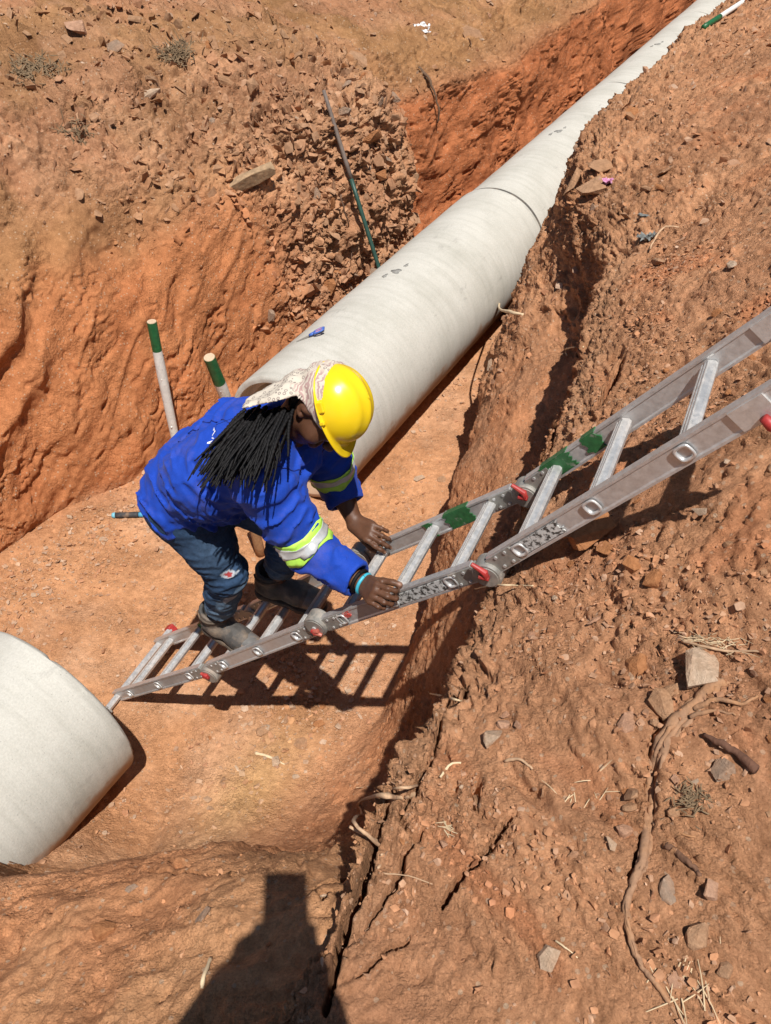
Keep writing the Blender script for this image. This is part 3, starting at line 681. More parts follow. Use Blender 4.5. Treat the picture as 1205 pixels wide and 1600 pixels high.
def stake(name, top_px, base_px, base_u, height_frac, r, label, rot=0, curve=.0, green=.3):
    """round pole: foot on the floor or wall under base_px, top on the sight line of top_px at the same distance"""
    rb = pix_ray(*base_px); rt_ = pix_ray(*top_px); o = Vector((0, 0, CAM_H)); n3v = Vector((N2[0], N2[1], 0))
    B = o+rb*(base_u/rb.dot(n3v)); T_ = o+rt_*((base_u+height_frac)/rt_.dot(n3v))
    ax = (T_-B); L = ax.length; ax.normalize(); B = B-ax*.25; L += .25
    t = empty(name, B, 0, label, 'stake', 'painted wooden stakes in the trench')
    side = Vector((1, 0, 0)).cross(ax).normalized()
    def P_(x): return np.array(ax*x+side*curve*math.sin(math.pi*x/L))
    rr = lambda x: r*(1.0+.05*math.sin(9*x+rot)+.03*math.sin(23*x))
    n0_ = np.linspace(0, L-green, 14); MB().tube([P_(x) for x in n0_], [rr(x) for x in n0_], 16).build('white_shaft', M_WHITEP, t, smooth=True).data.set_sharp_from_angle(angle=.8)
    n1_ = np.linspace(L-green-.002, L-.003, 7); MB().tube([P_(x) for x in n1_], [rr(x)*1.012 for x in n1_], 16).build('green_top', M_GREENSTK, t, smooth=True).data.set_sharp_from_angle(angle=.8)
    MB().tube([P_(L-.004), P_(L)], [rr(L)*.97, rr(L)*.95], 16).build('sawn_end', M_WOODEND, t)
    kb = MB()
    for x, a in ((L*.45, 2.2), (L*.72, 3.0)): kb.tube([P_(x)+np.array(side)*r*.8, P_(x)+np.array(side)*r*1.15-np.array(ax)*.004], [.007, .003], 8)
    kb.build('knot', M_WHITEP, t, smooth=True)
    return t
stake('wooden_stake', (237, 502), (283, 720), 2.92, .0, .026, 'taller white stake with green top, left of the worker against the wall', 0, .018, .17)
stake('wooden_stake', (327, 558), (372, 668), 2.72, .0, .032, 'thicker white stake with green top, just above the worker\'s braids', 2, .0, .20)
# stake lying on the far right bank
h, nr = on_ground(1098, 48); h2, _ = on_ground(1150, 14)
t = empty('wooden_stake', h+Vector((0, 0, .02)), 0, 'white and green stake lying on the far right bank at the top edge', 'stake', 'painted wooden stakes in the trench')
dv = np.array(h2-h); dv = dv/np.linalg.norm(dv)
MB().tube([dv*x for x in np.linspace(.26, 1.0, 8)], .017, 12).build('white_shaft', M_WHITEP, t, smooth=True)
MB().tube([dv*x for x in np.linspace(.0, .26, 5)], .018, 12).build('green_top', M_GREENSTK, t, smooth=True)
# dark green rod leaning on the stony wall
M_ROD = mat_simple('green_rod_paint', (.018, .06, .045), .5, .3, 30); M_ROD2 = mat_simple('bare_rod', (.15, .115, .095), .7, .3, 30)
h, nr = on_ground(506, 146); A0 = np.array(h+Vector((0.0, 0, .02)))
rb = pix_ray(592, 418); n3v = Vector((N2[0], N2[1], 0)); B0 = np.array(Vector((0, 0, CAM_H))+rb*(2.62/rb.dot(n3v)))
camv = np.array((0, 0, CAM_H)); ra = (A0-camv)/np.linalg.norm(A0-camv)
for _ in range(30):
    bad = False
    for q in np.linspace(.02, .85, 14):
        X_ = A0*(1-q)+B0*q; dd_ = np.linalg.norm(X_-camv); hit = BVH.ray_cast(Vector(camv), Vector((X_-camv)/dd_))
        if hit[3] is not None and hit[3] < dd_-.0: bad = True
    if not bad: break
    A0 = A0-ra*.03
dv = (B0-A0); LL = np.linalg.norm(dv); dv /= LL
t = empty('leaning_rod', B0+dv*.30, 0, 'long thin dark green rod leaning on the stony left wall', 'rod')
MB().tube([-dv*x for x in np.linspace(0, .62*(LL+.3), 8)], .0145, 10).build('green_length', M_ROD, t, smooth=True)
MB().tube([-dv*x for x in np.linspace(.62*(LL+.3), LL+.3, 6)], [.0145, .0145, .014, .0135, .013, .012], 10).build('bare_length', M_ROD2, t, smooth=True)
# rough wooden stick behind her legs
h, nr = on_ground(408, 866); t = empty('wooden_stick', h, 0, 'brown wooden stick standing behind the worker\'s legs', 'stick')
MB().tube([(0, 0, -.06), (-.006, .0, .08), (-.018, .006, .24), (-.03, .015, .36)], [.027, .027, .025, .021], 12).build('shaft', M_BARK, t, smooth=True)
MB().tube([(-.03, .015, .36), (-.0305, .0152, .364)], [.0205, .0195], 12).build('sawn_end', M_WOODEND, t)
# hammer
M_RUBBER = mat_simple('black_rubber', (.035, .035, .038), .75, .3, 60, c2=(.25, .16, .10), c2scale=18, c2pos=(.55, .8)); M_BLUEH = mat_simple('light_blue_handle', (.07, .33, .52), .45, .15, 40)
M_STEEL = mat_alu('hammer_steel', (.33, .31, .29), .5, .45); M_CYAN = mat_simple('pale_blue_cap', (.16, .42, .52), .5, .15)
h0, nr = on_ground(176, 808); h1, _ = on_ground(246, 806); dv = np.array(h1-h0); LH = np.linalg.norm(dv); dv /= LH
t = empty('hammer', h0+Vector((0, 0, .014)), 0, 'hammer with black and light blue handle lying on the trench floor', 'hammer')
up = np.array((0, 0, 1.)); sd = np.cross(up, dv)
MB().tube([dv*x for x in (.0, .006, .016, .02)], [.012, .016, .0165, .0155], 14).build('end_cap', M_CYAN, t, smooth=True)
MB().tube([dv*x for x in (.018, .05, .09, .13, .152)], [.0150, .0172, .0160, .0172, .0158], 14).build('grip', M_RUBBER, t, smooth=True)
MB().tube([dv*x for x in (.150, .165, .21, LH)], [.0140, .0150, .0140, .0135], 14).build('handle', M_BLUEH, t, smooth=True)
hd = dv*(LH+.016)+up*.006
o = soften(MB().box(hd, dv*.018, sd*.052, up*.018).build('head', M_STEEL, t), .004)
MB().disc(hd-sd*.056, sd, .0165, .012, 18, .002).build('striking_face', M_STEEL, o)
# blue handled scissors on the pipe
M_BLUE = mat_simple('blue_handle', (.05, .13, .45), .45, .2); M_ORNG = mat_simple('orange_inlay', (.62, .23, .16), .5, .2)
def on_pipe(px, py):
    r = np.array(pix_ray(px, py)); o = np.array((0, 0, CAM_H)); d3 = np.array((D2[0], D2[1], 0)); c = np.array(su2w(np.array(0.), np.array(PU), np.array(PR-.01)))
    q = o-c; a_ = r-(r@d3)*d3; b_ = q-(q@d3)*d3; A_, B_, C_ = a_@a_, 2*a_@b_, b_@b_-PR*PR
    k = (-B_-math.sqrt(B_*B_-4*A_*C_))/(2*A_); p = o+r*k; nn = p-c; nn -= (nn@d3)*d3; return p, nn/np.linalg.norm(nn)
p0, nn = on_pipe(464, 535); p1, _ = on_pipe(512, 521); ctr = (p0+p1)/2; dv = p1-p0; dv -= (dv@nn)*nn; LS = np.linalg.norm(dv); dv /= LS; sd = np.cross(nn, dv)
t = empty('scissors', p0+nn*.004, 0, 'blue handled scissors lying on top of the big pipe', 'scissors')
for sg in (-1, 1):
    b = MB(); b.add([sd*sg*.001, dv*LS*.5+sd*.006*sg, dv*LS*.5-sd*.003*sg, sd*sg*.001+nn*.003, dv*LS*.5+sd*.006*sg+nn*.003, dv*LS*.5-sd*.003*sg+nn*.003], [(0, 1, 2), (3, 5, 4), (0, 3, 4, 1), (1, 4, 5, 2), (2, 5, 3, 0)]); b.build('blade', M_STEEL, t)
    MB().tube([dv*LS*.45+sd*.004*sg+nn*.003, dv*LS*.62+sd*.008*sg+nn*.004], [.0065, .007], 10).build('shank', M_BLUE, t, smooth=True)
    pts = [dv*(LS*.80+LS*.17*math.cos(a))+sd*sg*(.016+.012*math.sin(a))+nn*.005 for a in np.linspace(0, 2*math.pi, 17)]
    MB().tube(pts, .0052, 8, False).build('finger_loop', M_BLUE, t, smooth=True)
    pts = [dv*(LS*.80+LS*.12*math.cos(a))+sd*sg*(.016+.0075*math.sin(a))+nn*.0055 for a in np.linspace(0, 2*math.pi, 17)]
    MB().tube(pts, .0030, 6, False).build('inlay', M_ORNG, t, smooth=True)
MB().disc(dv*LS*.48+nn*.006, nn, .004, .004, 12).build('pivot_screw', M_STEEL, t)
# crumpled litter
def litter(px, py, size, mat, name, label, cat, seed, flat=.5, stretch=1.0):
    h, nr = on_ground(px, py); r_ = np.random.default_rng(seed)
    m = 15; g = np.linspace(-1, 1, m); X, Y = np.meshgrid(g, g, indexing='ij')
    Zc = .55*fbm(X*1.6+seed, Y*1.6, oct=3)+.35*np.abs(fbm(X*3+seed, Y*3+4, oct=2)); Wx = .35*fbm(X*2+9, Y*2+seed, oct=2); Wy = .35*fbm(X*2+seed, Y*2+19, oct=2)
    ed = 1+.25*fbm(X*1.2+3*seed, Y*1.2, oct=2)
    V = np.stack([(X*ed+Wx)*size*stretch, (Y*ed+Wy)*size, (Zc-Zc.min()*.6)*size*flat+.004], -1).reshape(-1, 3)
    q = Vector((0, 0, 1)).rotation_difference(nr).to_matrix(); V = V @ np.array(q).T
    ids = np.arange(m*m).reshape(m, m); Fq = np.stack([ids[:-1, :-1], ids[1:, :-1], ids[1:, 1:], ids[:-1, 1:]], -1).reshape(-1, 4)
    o = obj(name, mesh_fast(name, V, Fq, False), mat); o.location = h; so = o.modifiers.new('solid', 'SOLIDIFY'); so.thickness = .0016
    return tag(o, label, cat)
M_WPLAS = mat_simple('white_plastic', (.72, .72, .72), .35, .12, 20); M_PINK = mat_simple('pink_plastic', (.50, .20, .36), .45, .3, 25, c2=(.62, .5, .5), c2scale=20); M_GREYC = mat_simple('grey_blue_rag', (.17, .18, .17), .85, .4, 60)
litter(659, 47, .065, M_WPLAS, 'plastic_wrapper', 'crumpled white plastic on the far left bank near the top', 'litter', 3, .8)
litter(951, 287, .040, M_PINK, 'plastic_wrapper', 'crumpled pink wrapper on the stones of the right bank', 'litter', 5, .9)
litter(1011, 376, .032, M_GREYC, 'fabric_scrap', 'grey-blue rag caught in the right bank above the ladder', 'litter', 8, 1.2)
litter(1009, 338, .012, M_GREYC, 'fabric_strip', 'thin grey thread of fabric above the rag on the right bank', 'litter', 9, .5, 2.5)
# wood and slabs on the left wall
def slab(px, py, size, mat, name, label, cat, rz, tilt=(0, 0), seed=0, lift=.3, pts=9):
    h, nr = on_ground(px, py); r_ = random.Random(seed)
    bm = bmesh.new(); a, b, c = size
    for i in range(pts):
        w = 2*math.pi*i/pts+r_.uniform(-.25, .25); k = 1/max(abs(math.cos(w)), abs(math.sin(w)))**.75
        for sz in (-1, 1):
            bm.verts.new((a*k*math.cos(w)*r_.uniform(.86, 1.04), b*k*math.sin(w)*r_.uniform(.86, 1.04), sz*c*r_.uniform(.7, 1.05)))
    bmesh.ops.convex_hull(bm, input=bm.verts); bm.normal_update()
    me_ = bpy.data.meshes.new(name); bm.to_mesh(me_); bm.free()
    o = obj(name, me_, mat); soften(o, min(size)*.15, 2)
    o.location = h+nr*(c*lift); q = Vector((0, 0, 1)).rotation_difference(nr)
    o.rotation_euler = (q.to_matrix() @ Matrix.Rotation(rz, 3, 'Z') @ Matrix.Rotation(tilt[0], 3, 'X') @ Matrix.Rotation(tilt[1], 3, 'Y')).to_euler()
    return tag(o, label, cat)
# ------------------------------------------------------------------ implicit-surface modelling for people and clothes
class SDF:
    def __init__(s, lo, hi, h):
        s.lo = np.array(lo, np.float32); s.h = h; s.n = np.ceil((np.array(hi)-s.lo)/h).astype(int)+1
        s.F = np.full(s.n, .2, np.float32)
    def _win(s, lo, hi):
        i0 = np.clip(np.floor((lo-s.lo)/s.h).astype(int), 0, s.n-1); i1 = np.clip(np.ceil((hi-s.lo)/s.h).astype(int)+1, 1, s.n)
        sl = tuple(slice(a, b) for a, b in zip(i0, i1))
        g = np.meshgrid(*[s.lo[k]+np.arange(i0[k], i1[k], dtype=np.float32)*s.h for k in range(3)], indexing='ij')
        return sl, np.stack(g, -1)
    def near(s, fn, w=.032):                              # change the field close to the surface only
        g = s.grid(); m = np.abs(s.F) < w; s.F[m] += fn(g[m])
    def grid(s): return s._win(s.lo, s.lo+s.h*s.n)[1]
    def cap(s, a, b, r0, r1=None, k=.02, flat=None, sub=False):
        """tapered capsule; flat=(axis, factor) squashes it along an axis"""
        r1 = r0 if r1 is None else r1
        a, b = np.array(a, np.float32), np.array(b, np.float32); m = max(r0, r1)*(1.0 if flat is None else max(1, 1/1))+k*1.5+.01
        sl, g = s._win(np.minimum(a, b)-m, np.maximum(a, b)+m)
        if g.size == 0: return s
        q = g-a; ab = b-a
        if flat is not None:
            ax = np.array(flat[0], np.float32); ax /= np.linalg.norm(ax); f = flat[1]
            q = q+(1/f-1)*(q@ax)[..., None]*ax; ab = ab+(1/f-1)*(ab@ax)*ax
        t = np.clip((q@ab)/(ab@ab+1e-9), 0, 1); d = np.linalg.norm(q-t[..., None]*ab, axis=-1)-(r0+(r1-r0)*t)
        if flat is not None: d = d*min(1.0, flat[1]*1.15)
        s._comb(sl, d, k, sub); return s
    def ball(s, c, rad, k=.02, sub=False, R=None):
        """ellipsoid with radii rad along the rows of R"""
        c = np.array(c, np.float32); rad = np.array(rad, np.float32)*np.ones(3, np.float32); m = rad.max()+k*1.5+.01
        sl, g = s._win(c-m, c+m); q = g-c
        if R is not None: q = q@np.array(R, np.float32).T
        k0 = np.linalg.norm(q/rad, axis=-1); k1 = np.linalg.norm(q/rad**2, axis=-1)+1e-9
        s._comb(sl, k0*(k0-1)/k1, k, sub); return s
    def _comb(s, sl, d, k, sub):
        F0 = s.F[sl]
        if sub: d = -d; h = np.clip(.5-.5*(F0-d)/k, 0, 1); s.F[sl] = F0*(1-h)+d*h+k*h*(1-h)
        else: h = np.clip(.5+.5*(F0-d)/k, 0, 1); s.F[sl] = F0*(1-h)+d*h-k*h*(1-h)
    def cut(s, p, nrm):                                   # keep the side nrm points away from
        g = s.grid(); s.F = np.maximum(s.F, (g-np.array(p, np.float32))@np.array(nrm, np.float32)); return s
    def mesh(s):
        F = s.F; ins = F < 0
        c = np.zeros(tuple(np.array(F.shape)-1), np.int8)
        for dx in (0, 1):
            for dy in (0, 1):
                for dz in (0, 1): c += ins[dx:F.shape[0]-1+dx, dy:F.shape[1]-1+dy, dz:F.shape[2]-1+dz]
        act = np.argwhere((c > 0) & (c < 8)); vid = -np.ones(c.shape, np.int32); vid[tuple(act.T)] = np.arange(len(act))
        acc = np.zeros((len(act), 3)); cnt = np.zeros(len(act))
        for ax in range(3):
            for o1 in (0, 1):
                for o2 in (0, 1):
                    o = [0, 0, 0]; oth = [q for q in range(3) if q != ax]; o[oth[0]] = o1; o[oth[1]] = o2
                    i0 = act+np.array(o); i1 = i0.copy(); i1[:, ax] += 1
                    f0 = F[tuple(i0.T)]; f1 = F[tuple(i1.T)]; cr = (f0 < 0) != (f1 < 0)
                    t = np.where(cr, f0/(f0-f1+1e-12), 0); pnt = i0.astype(float); pnt[:, ax] += t
                    acc += pnt*cr[:, None]; cnt += cr
        V = s.lo+acc/cnt[:, None]*s.h
        Q = []
        for ax in range(3):
            oth = [q for q in range(3) if q != ax]
            sl0 = [slice(None)]*3; sl1 = [slice(None)]*3; sl0[ax] = slice(0, -1); sl1[ax] = slice(1, None)
            a = ins[tuple(sl0)]; b = ins[tuple(sl1)]; ed = np.argwhere(a != b)
            ok = np.all(ed[:, oth] > 0, 1) & np.all(ed[:, oth] < np.array(F.shape)[oth]-1, 1); ed = ed[ok]
            q = []
            for (e1, e2) in ((0, 0), (1, 0), (1, 1), (0, 1)):
                e = ed.copy(); e[:, oth[0]] -= e1; e[:, oth[1]] -= e2; q.append(vid[tuple(e.T)])
            q = np.stack(q, 1); fl = a[tuple(ed.T)]
            if ax == 1: fl = ~fl
            q[~fl] = q[~fl][:, ::-1]; Q.append(q)
        Q = np.concatenate(Q); Q = Q[np.all(Q >= 0, 1)]
        return V, Q
def relax(V, Q, it=2, lam=.5):
    E = np.concatenate([Q[:, [0, 1]], Q[:, [1, 2]], Q[:, [2, 3]], Q[:, [3, 0]]]); n = len(V)
    for _ in range(it):
        acc = np.zeros_like(V); cnt = np.zeros(n)
        for k in range(3): acc[:, k] = np.bincount(E[:, 0], V[E[:, 1], k], n)+np.bincount(E[:, 1], V[E[:, 0], k], n)
        cnt = np.bincount(E[:, 0], minlength=n)+np.bincount(E[:, 1], minlength=n); V = V+lam*(acc/np.maximum(cnt, 1)[:, None]-V)
    return V
def vec(*q): return np.array(q, float)
def unit(v): v = np.array(v, float); return v/np.linalg.norm(v)
def lerp3(a, b, t): return np.array(a, float)*(1-t)+np.array(b, float)*t

# ------------------------------------------------------------------ the worker: local frame a (up the ladder), b (across, away), c (up)
J = dict(ankR=vec(.600, .10, .775), kneR=vec(.705, .075, 1.130), hipR=vec(.585, .085, 1.385), ankL=vec(.795, .225, .965), kneL=vec(.905, .215, 1.300), hipL=vec(.60, .265, 1.395),
         waist=vec(.66, .175, 1.53), neck=vec(.925, .185, 1.735), shR=vec(.945, .035, 1.685), shL=vec(.945, .345, 1.665), elR=vec(1.065, .045, 1.445), wrR=vec(1.285, -.008, 1.440),
         elL=vec(.975, .40, 1.395), wrL=vec(1.085, .318, 1.305), head=vec(1.075, .190, 1.888))
HC = unit((.90, .08, .42)); HF = unit(vec(.425, -.296, -.855)-HC*(HC@vec(.425, -.296, -.855))); HL = np.cross(HC, HF)      # crown, face, left
HR3 = np.array([HF, HL, HC]); H0 = J['head']
def hp(f, l, c): return H0+HF*f+HL*l+HC*c
BASE = vec(.70, .16, .70)
wk = empty('person', np.array(LP0)+LV*BASE[0]+WV*BASE[1]+vec(0, 0, BASE[2]), -LAZ,
           'worker in blue jacket, ripped jeans and yellow hard hat bending over the ladder', 'person')
def wpart(name, V, Q, mat, parent=wk): return obj(name, mesh_fast(name, V-BASE, Q), mat, parent)

# ---- materials
def mat_cloth(name, c, c2, rough=.85, scale=1.0, weave=900, sheen=.04):
    m, n, l, p = new_mat(name)
    tc = n.new('ShaderNodeTexCoord').outputs['Object']
    col = mix(n, l, noise(n, l, tc, 7*scale, 5), c, c2)
    col = mix(n, l, .5, col, ramp(n, l, noise(n, l, tc, 320, 2), [(.3, (.8,)*3), (.7, (1.2,)*3)]), 'MULTIPLY')
    col = mix(n, l, ramp(n, l, noise(n, l, tc, 5.5, 7, .7), [(.52, (0, 0, 0)), (.82, (.22,)*3)]), col, (.34, .22, .15))
    l.new(col, p.inputs['Base Color']); p.inputs['Roughness'].default_value = rough; p.inputs['Specular IOR Level'].default_value = .25
    p.inputs['Sheen Weight'].default_value = sheen; p.inputs['Sheen Roughness'].default_value = .5
    b0 = bump(n, l, p, noise(n, l, tc, 30, 2), .004, .35); bump(n, l, p, noise(n, l, tc, weave, 2), .0006, .5, b0)
    return m
M_JACKET = mat_cloth('blue_workwear', (.006, .042, .32), (.010, .058, .42), .75)
def mat_denim():
    m, n, l, p = new_mat('denim')
    tc = n.new('ShaderNodeTexCoord').outputs['Object']; at = n.new('ShaderNodeAttribute'); at.attribute_name = 'Col'
    col = mix(n, l, 1.0, at.outputs['Color'], ramp(n, l, noise(n, l, tc, 60, 5, .7), [(.3, (.7,)*3), (.7, (1.35,)*3)]), 'MULTIPLY')
    l.new(col, p.inputs['Base Color']); p.inputs['Roughness'].default_value = .9; p.inputs['Specular IOR Level'].default_value = .15
    b0 = bump(n, l, p, noise(n, l, tc, 55, 4), .004, .5); bump(n, l, p, noise(n, l, tc, 700, 2), .0006, .5, b0)
    return m
M_DENIM = mat_denim()
def mat_skin():
    m, n, l, p = new_mat('skin')
    tc = n.new('ShaderNodeTexCoord').outputs['Object']
    at = n.new('ShaderNodeAttribute'); at.attribute_name = 'Col'
    col = mix(n, l, 1.0, at.outputs['Color'], ramp(n, l, noise(n, l, tc, 34, 5, .6), [(.3, (.82, .8, .78)), (.7, (1.15, 1.16, 1.18))]), 'MULTIPLY')
    l.new(col, p.inputs['Base Color']); p.inputs['Roughness'].default_value = .5; p.inputs['Specular IOR Level'].default_value = .4
    p.inputs['Subsurface Weight'].default_value = .12; p.inputs['Subsurface Radius'].default_value = (.012, .005, .003)
    bump(n, l, p, noise(n, l, tc, 260, 4, .6), .0008, .6)
    return m
M_SKIN = mat_skin()
M_HAIR = mat_simple('black_braids', (.007, .0065, .007), .6, .4, 200, bmp=.002, bscale=350, spec=.22)
M_HATY = mat_simple('yellow_shell', (.80, .56, .012), .24, .04, 12, c2=(.55, .36, .05), c2scale=24, c2pos=(.70, .80), spec=.5)
M_BOOT = mat_simple('dusty_boot_leather', (.065, .06, .055), .7, .3, 40, c2=(.24, .18, .13), c2scale=15, c2pos=(.48, .75), bmp=.002, bscale=160)
M_TOE = mat_simple('grey_toe_cap', (.13, .125, .12), .5, .25, 30, c2=(.33, .22, .15), c2scale=20, c2pos=(.5, .75))
M_SOLE = mat_simple('boot_sole', (.10, .075, .055), .9, .3, 40, c2=(.30, .18, .10), c2scale=10)
def mat_band(name, c, rough, metal=0): return mat_simple(name, c, rough, .1, 60, metal)
M_LIME = mat_simple('lime_tape', (.46, .80, .10), .6, .1, 60); M_SILV = mat_simple('silver_tape', (.62, .64, .64), .35, .12, 70, .35)

# ---- body: one continuous skin
B = SDF((.30, -.18, .66), (1.56, .62, 2.10), .0046)
cap = B.cap
cap(J['hipR'], J['hipL'], .085, .085, .05); cap((.60, .175, 1.40), (.66, .175, 1.52), .11, .105, .05); cap((.66, .175, 1.52), (.90, .185, 1.68), .105, .10, .05)
for sd in 'RL':
    h_, k_, a_ = J['hip'+sd], J['kne'+sd], J['ank'+sd]
    cap(h_, k_, .078, .050, .03); cap(k_, lerp3(k_, a_, .35), .048, .050, .03, ); cap(lerp3(k_, a_, .35), a_, .050, .033, .03)
    ft = unit((1, -.12 if sd == 'R' else .05, -.02)); cap(a_, a_+vec(-.03, 0, -.05), .032, .030, .02); cap(a_+vec(-.03, 0, -.05), a_+vec(-.03, 0, -.052)+ft*.17, .030, .024, .02)
    s_, e_, w_ = J['sh'+sd], J['el'+sd], J['wr'+sd]
    cap(J['neck']+vec(-.02, 0, -.03), s_, .06, .055, .04); cap(s_, e_, .046, .038, .03); cap(e_, lerp3(e_, w_, .3), .036, .040, .03); cap(lerp3(e_, w_, .3), w_, .040, .0255, .03)
cap(J['neck'], H0-HC*.03-HF*.025, .056, .050, .03)
# head
B.ball(H0+HC*.012, (.092, .075, .094), .02, R=HR3); B.ball(hp(.022, 0, -.055), (.074, .060, .068), .03, R=HR3)
cap(hp(.075, 0, -.098), hp(.060, 0, -.105), .024, .024, .03)                                   # chin
cap(hp(.100, 0, .008), hp(.121, 0, -.028), .009, .013, .014); cap(hp(.112, -.014, -.032), hp(.112, .014, -.032), .009, .009, .010)   # nose
cap(hp(.103, -.020, -.062), hp(.103, .020, -.062), .0085, .0085, .008); cap(hp(.101, -.018, -.073), hp(.101, .018, -.073), .009, .009, .008)  # lips
cap(hp(.088, -.040, .022), hp(.099, -.012, .018), .010, .010, .014); cap(hp(.088, .040, .022), hp(.099, .012, .018), .010, .010, .014)        # brow
for sg in (-1, 1):
    B.ball(hp(.096, .033*sg, .003), (.014, .018, .012), .008, sub=True, R=HR3); B.ball(hp(.083, .033*sg, .003), .0135, .004)             # eye socket and ball
    B.ball(hp(.060, .052*sg, -.035), (.03, .022, .026), .03, R=HR3)                                                                  # cheek
    for q in range(8):                                                                                                                # ear rim
        a0, a1 = [math.radians(-120+q*34+w) for w in (0, 34)]; ea = lambda a: hp(-.008-.017*math.cos(a), (.079+.006*math.sin(a)*0)*sg, -.008+.029*math.sin(a))
        cap(ea(a0), ea(a1), .0062, .0062, .005)
    cap(hp(-.004, .074*sg, -.008), hp(-.010, .078*sg, -.012), .013, .012, .008); cap(hp(.002, .076*sg, -.036), hp(.002, .076*sg, -.034), .008, .008, .006)
def finger(base, f, n, sidev, lens, bends, r, spread=0.0):
    p = np.array(base, float); d = unit(f+sidev*spread); pts = [p]
    for L_, bnd in zip(lens, bends):
        ax = np.cross(d, n); ax = ax/np.linalg.norm(ax) if np.linalg.norm(ax) > 1e-3 else sidev
        c_, s_ = math.cos(bnd), math.sin(bnd); d2 = d*c_+n*s_; n = n*c_-d*s_; d = unit(d2); p = p+d*L_; pts.append(p)
    rr = np.linspace(r, r*.80, len(pts))
    for i in range(len(pts)-1): cap(pts[i], pts[i+1], rr[i], rr[i+1], .004)
    return pts[-1], d, n
NAILS = []
def hand(w, f, n, thumb, curls, tcurl, sc=1.0):
    """wrist, direction to the knuckles, palm normal, thumb side"""
    f = unit(f); n = unit(n-f*(n@f)); s = unit(thumb-f*(thumb@f)-n*(thumb@n))
    K_ = [w+f*(.086-.006*abs(i-1.2))*sc+s*(.030-.0195*i)*sc+n*(-.003) for i in range(4)]
    for i, k_ in enumerate(K_): cap(w+s*(.012-.008*i)*sc, k_, .0165, .0110, .012)
    cap(w+s*.012, w+f*.045+s*.022+n*.008, .018, .017, .015); cap(w-s*.010, w+f*.055-s*.022+n*.006, .017, .013, .015)
    LEN = ([.043, .026, .021], [.047, .030, .022], [.044, .028, .022], [.034, .021, .018])
    for i in range(4):
        NAILS.append((*finger(K_[i], f, n, s, [q*sc for q in LEN[i]], curls[i], (.0098, .0100, .0096, .0085)[i]*sc, .10-.07*i), .0052))
    tb = w+f*.028*sc+s*.026*sc+n*.006; NAILS.append((*finger(tb, unit(f*.80+s*.42+n*.42), unit(n-s*.4), s, [.036*sc, .031*sc, .025*sc], tcurl, .0125*sc), .0062))
LD2 = unit(NODES[3]-NODES[2]); LDv = vec(LD2[0], 0, LD2[1]); LNv = vec(-LD2[1], 0, LD2[0])
# right hand closes over the outer edge of the near rail, left hand over the far rail
hand(J['wrR'], unit(LDv*.74-EY*.56-LNv*.10), unit(-LNv*.85+EY*.55), unit(LDv*.4+EY*.9), [[.60, .95, .80], [.65, 1.0, .9], [.70, 1.05, .9], [.7, 1.05, .95]], [.05, .25, .35], .92)
hand(J['wrL'], unit(LDv*.66-LNv*.52-EY*.30), unit(EY*.35-LNv*.75-LDv*.1), unit(-EY*.9+LDv*.2), [[.25, .5, .5], [.30, .6, .6], [.35, .7, .6], [.4, .7, .7]], [.10, .2, .25], .92)
Vb, Qb = B.mesh(); Vb = relax(Vb, Qb, 1, .35)
colb = np.zeros((len(Vb), 3), np.float32)+np.array((.105, .046, .024), np.float32)
inner = np.zeros(len(Vb))
for tip, d, n_, r in NAILS:                               # finger nails and paler pads
    q = Vb-(tip-n_*.007); on = np.exp(-((q@d)/.0062)**2-((q@np.cross(d, n_))/r)**2-((q@n_)/.005)**2); colb = colb*(1-on[:, None]*.85)+np.array((.36, .21, .15))*on[:, None]*.85
for sg in (-1, 1):                                       # eyes
    q = Vb-hp(.094, .033*sg, .003); on = (np.linalg.norm(q/np.array((.012, .012, .012)), axis=1) < 1) & (np.abs(q@HC) < .005); colb[on] = (.5, .47, .43)
    q = Vb-hp(.097, .033*sg, .002); colb[np.linalg.norm(q, axis=1) < .0055] = (.012, .008, .006)
q = Vb-hp(.108, 0, -.067); on = (np.abs(q@HC) < .011) & (np.abs(q@HL) < .026) & (np.abs(q@HF) < .016); colb[on] = (.12, .035, .030)
body = wpart('body', Vb, Qb, M_SKIN); set_col(body.data, colb)

# ---- jacket
JK = SDF((.36, -.16, 1.20), (1.36, .62, 1.90), .0065); cap = JK.cap
RB, LB_ = .105, .255
cap((.575, RB, 1.43), (.72, RB-.005, 1.575), .128, .118, .07); cap((.575, LB_, 1.44), (.72, LB_, 1.575), .128, .118, .07)
cap((.72, RB-.01, 1.575), (.90, RB-.01, 1.680), .118, .098, .07); cap((.72, LB_, 1.575), (.90, LB_+.015, 1.675), .118, .098, .07)
cap((.60, .18, 1.40), (.86, .18, 1.55), .130, .105, .06)
cap((.565, .115, 1.375), (.56, .235, 1.385), .132, .132, .06)
for sd, e_end in (('R', .86), ('L', .55)):
    s_, e_, w_ = J['sh'+sd], J['el'+sd], J['wr'+sd]
    cap(lerp3(J['neck'], s_, .45), s_+vec(0, 0, -.005), .078, .083, .05); cap(s_, lerp3(s_, e_, .5), .084, .076, .04); cap(lerp3(s_, e_, .5), e_, .076, .069, .04)
    end = lerp3(e_, w_, e_end); cap(e_, end, .070, .058 if sd == 'R' else .062, .035)
    if sd == 'L': cap(lerp3(e_, w_, .38), lerp3(e_, w_, .58), .063, .061, .012)
cap((.86, .18, 1.60), (.96, .18, 1.63), .088, .07, .06)
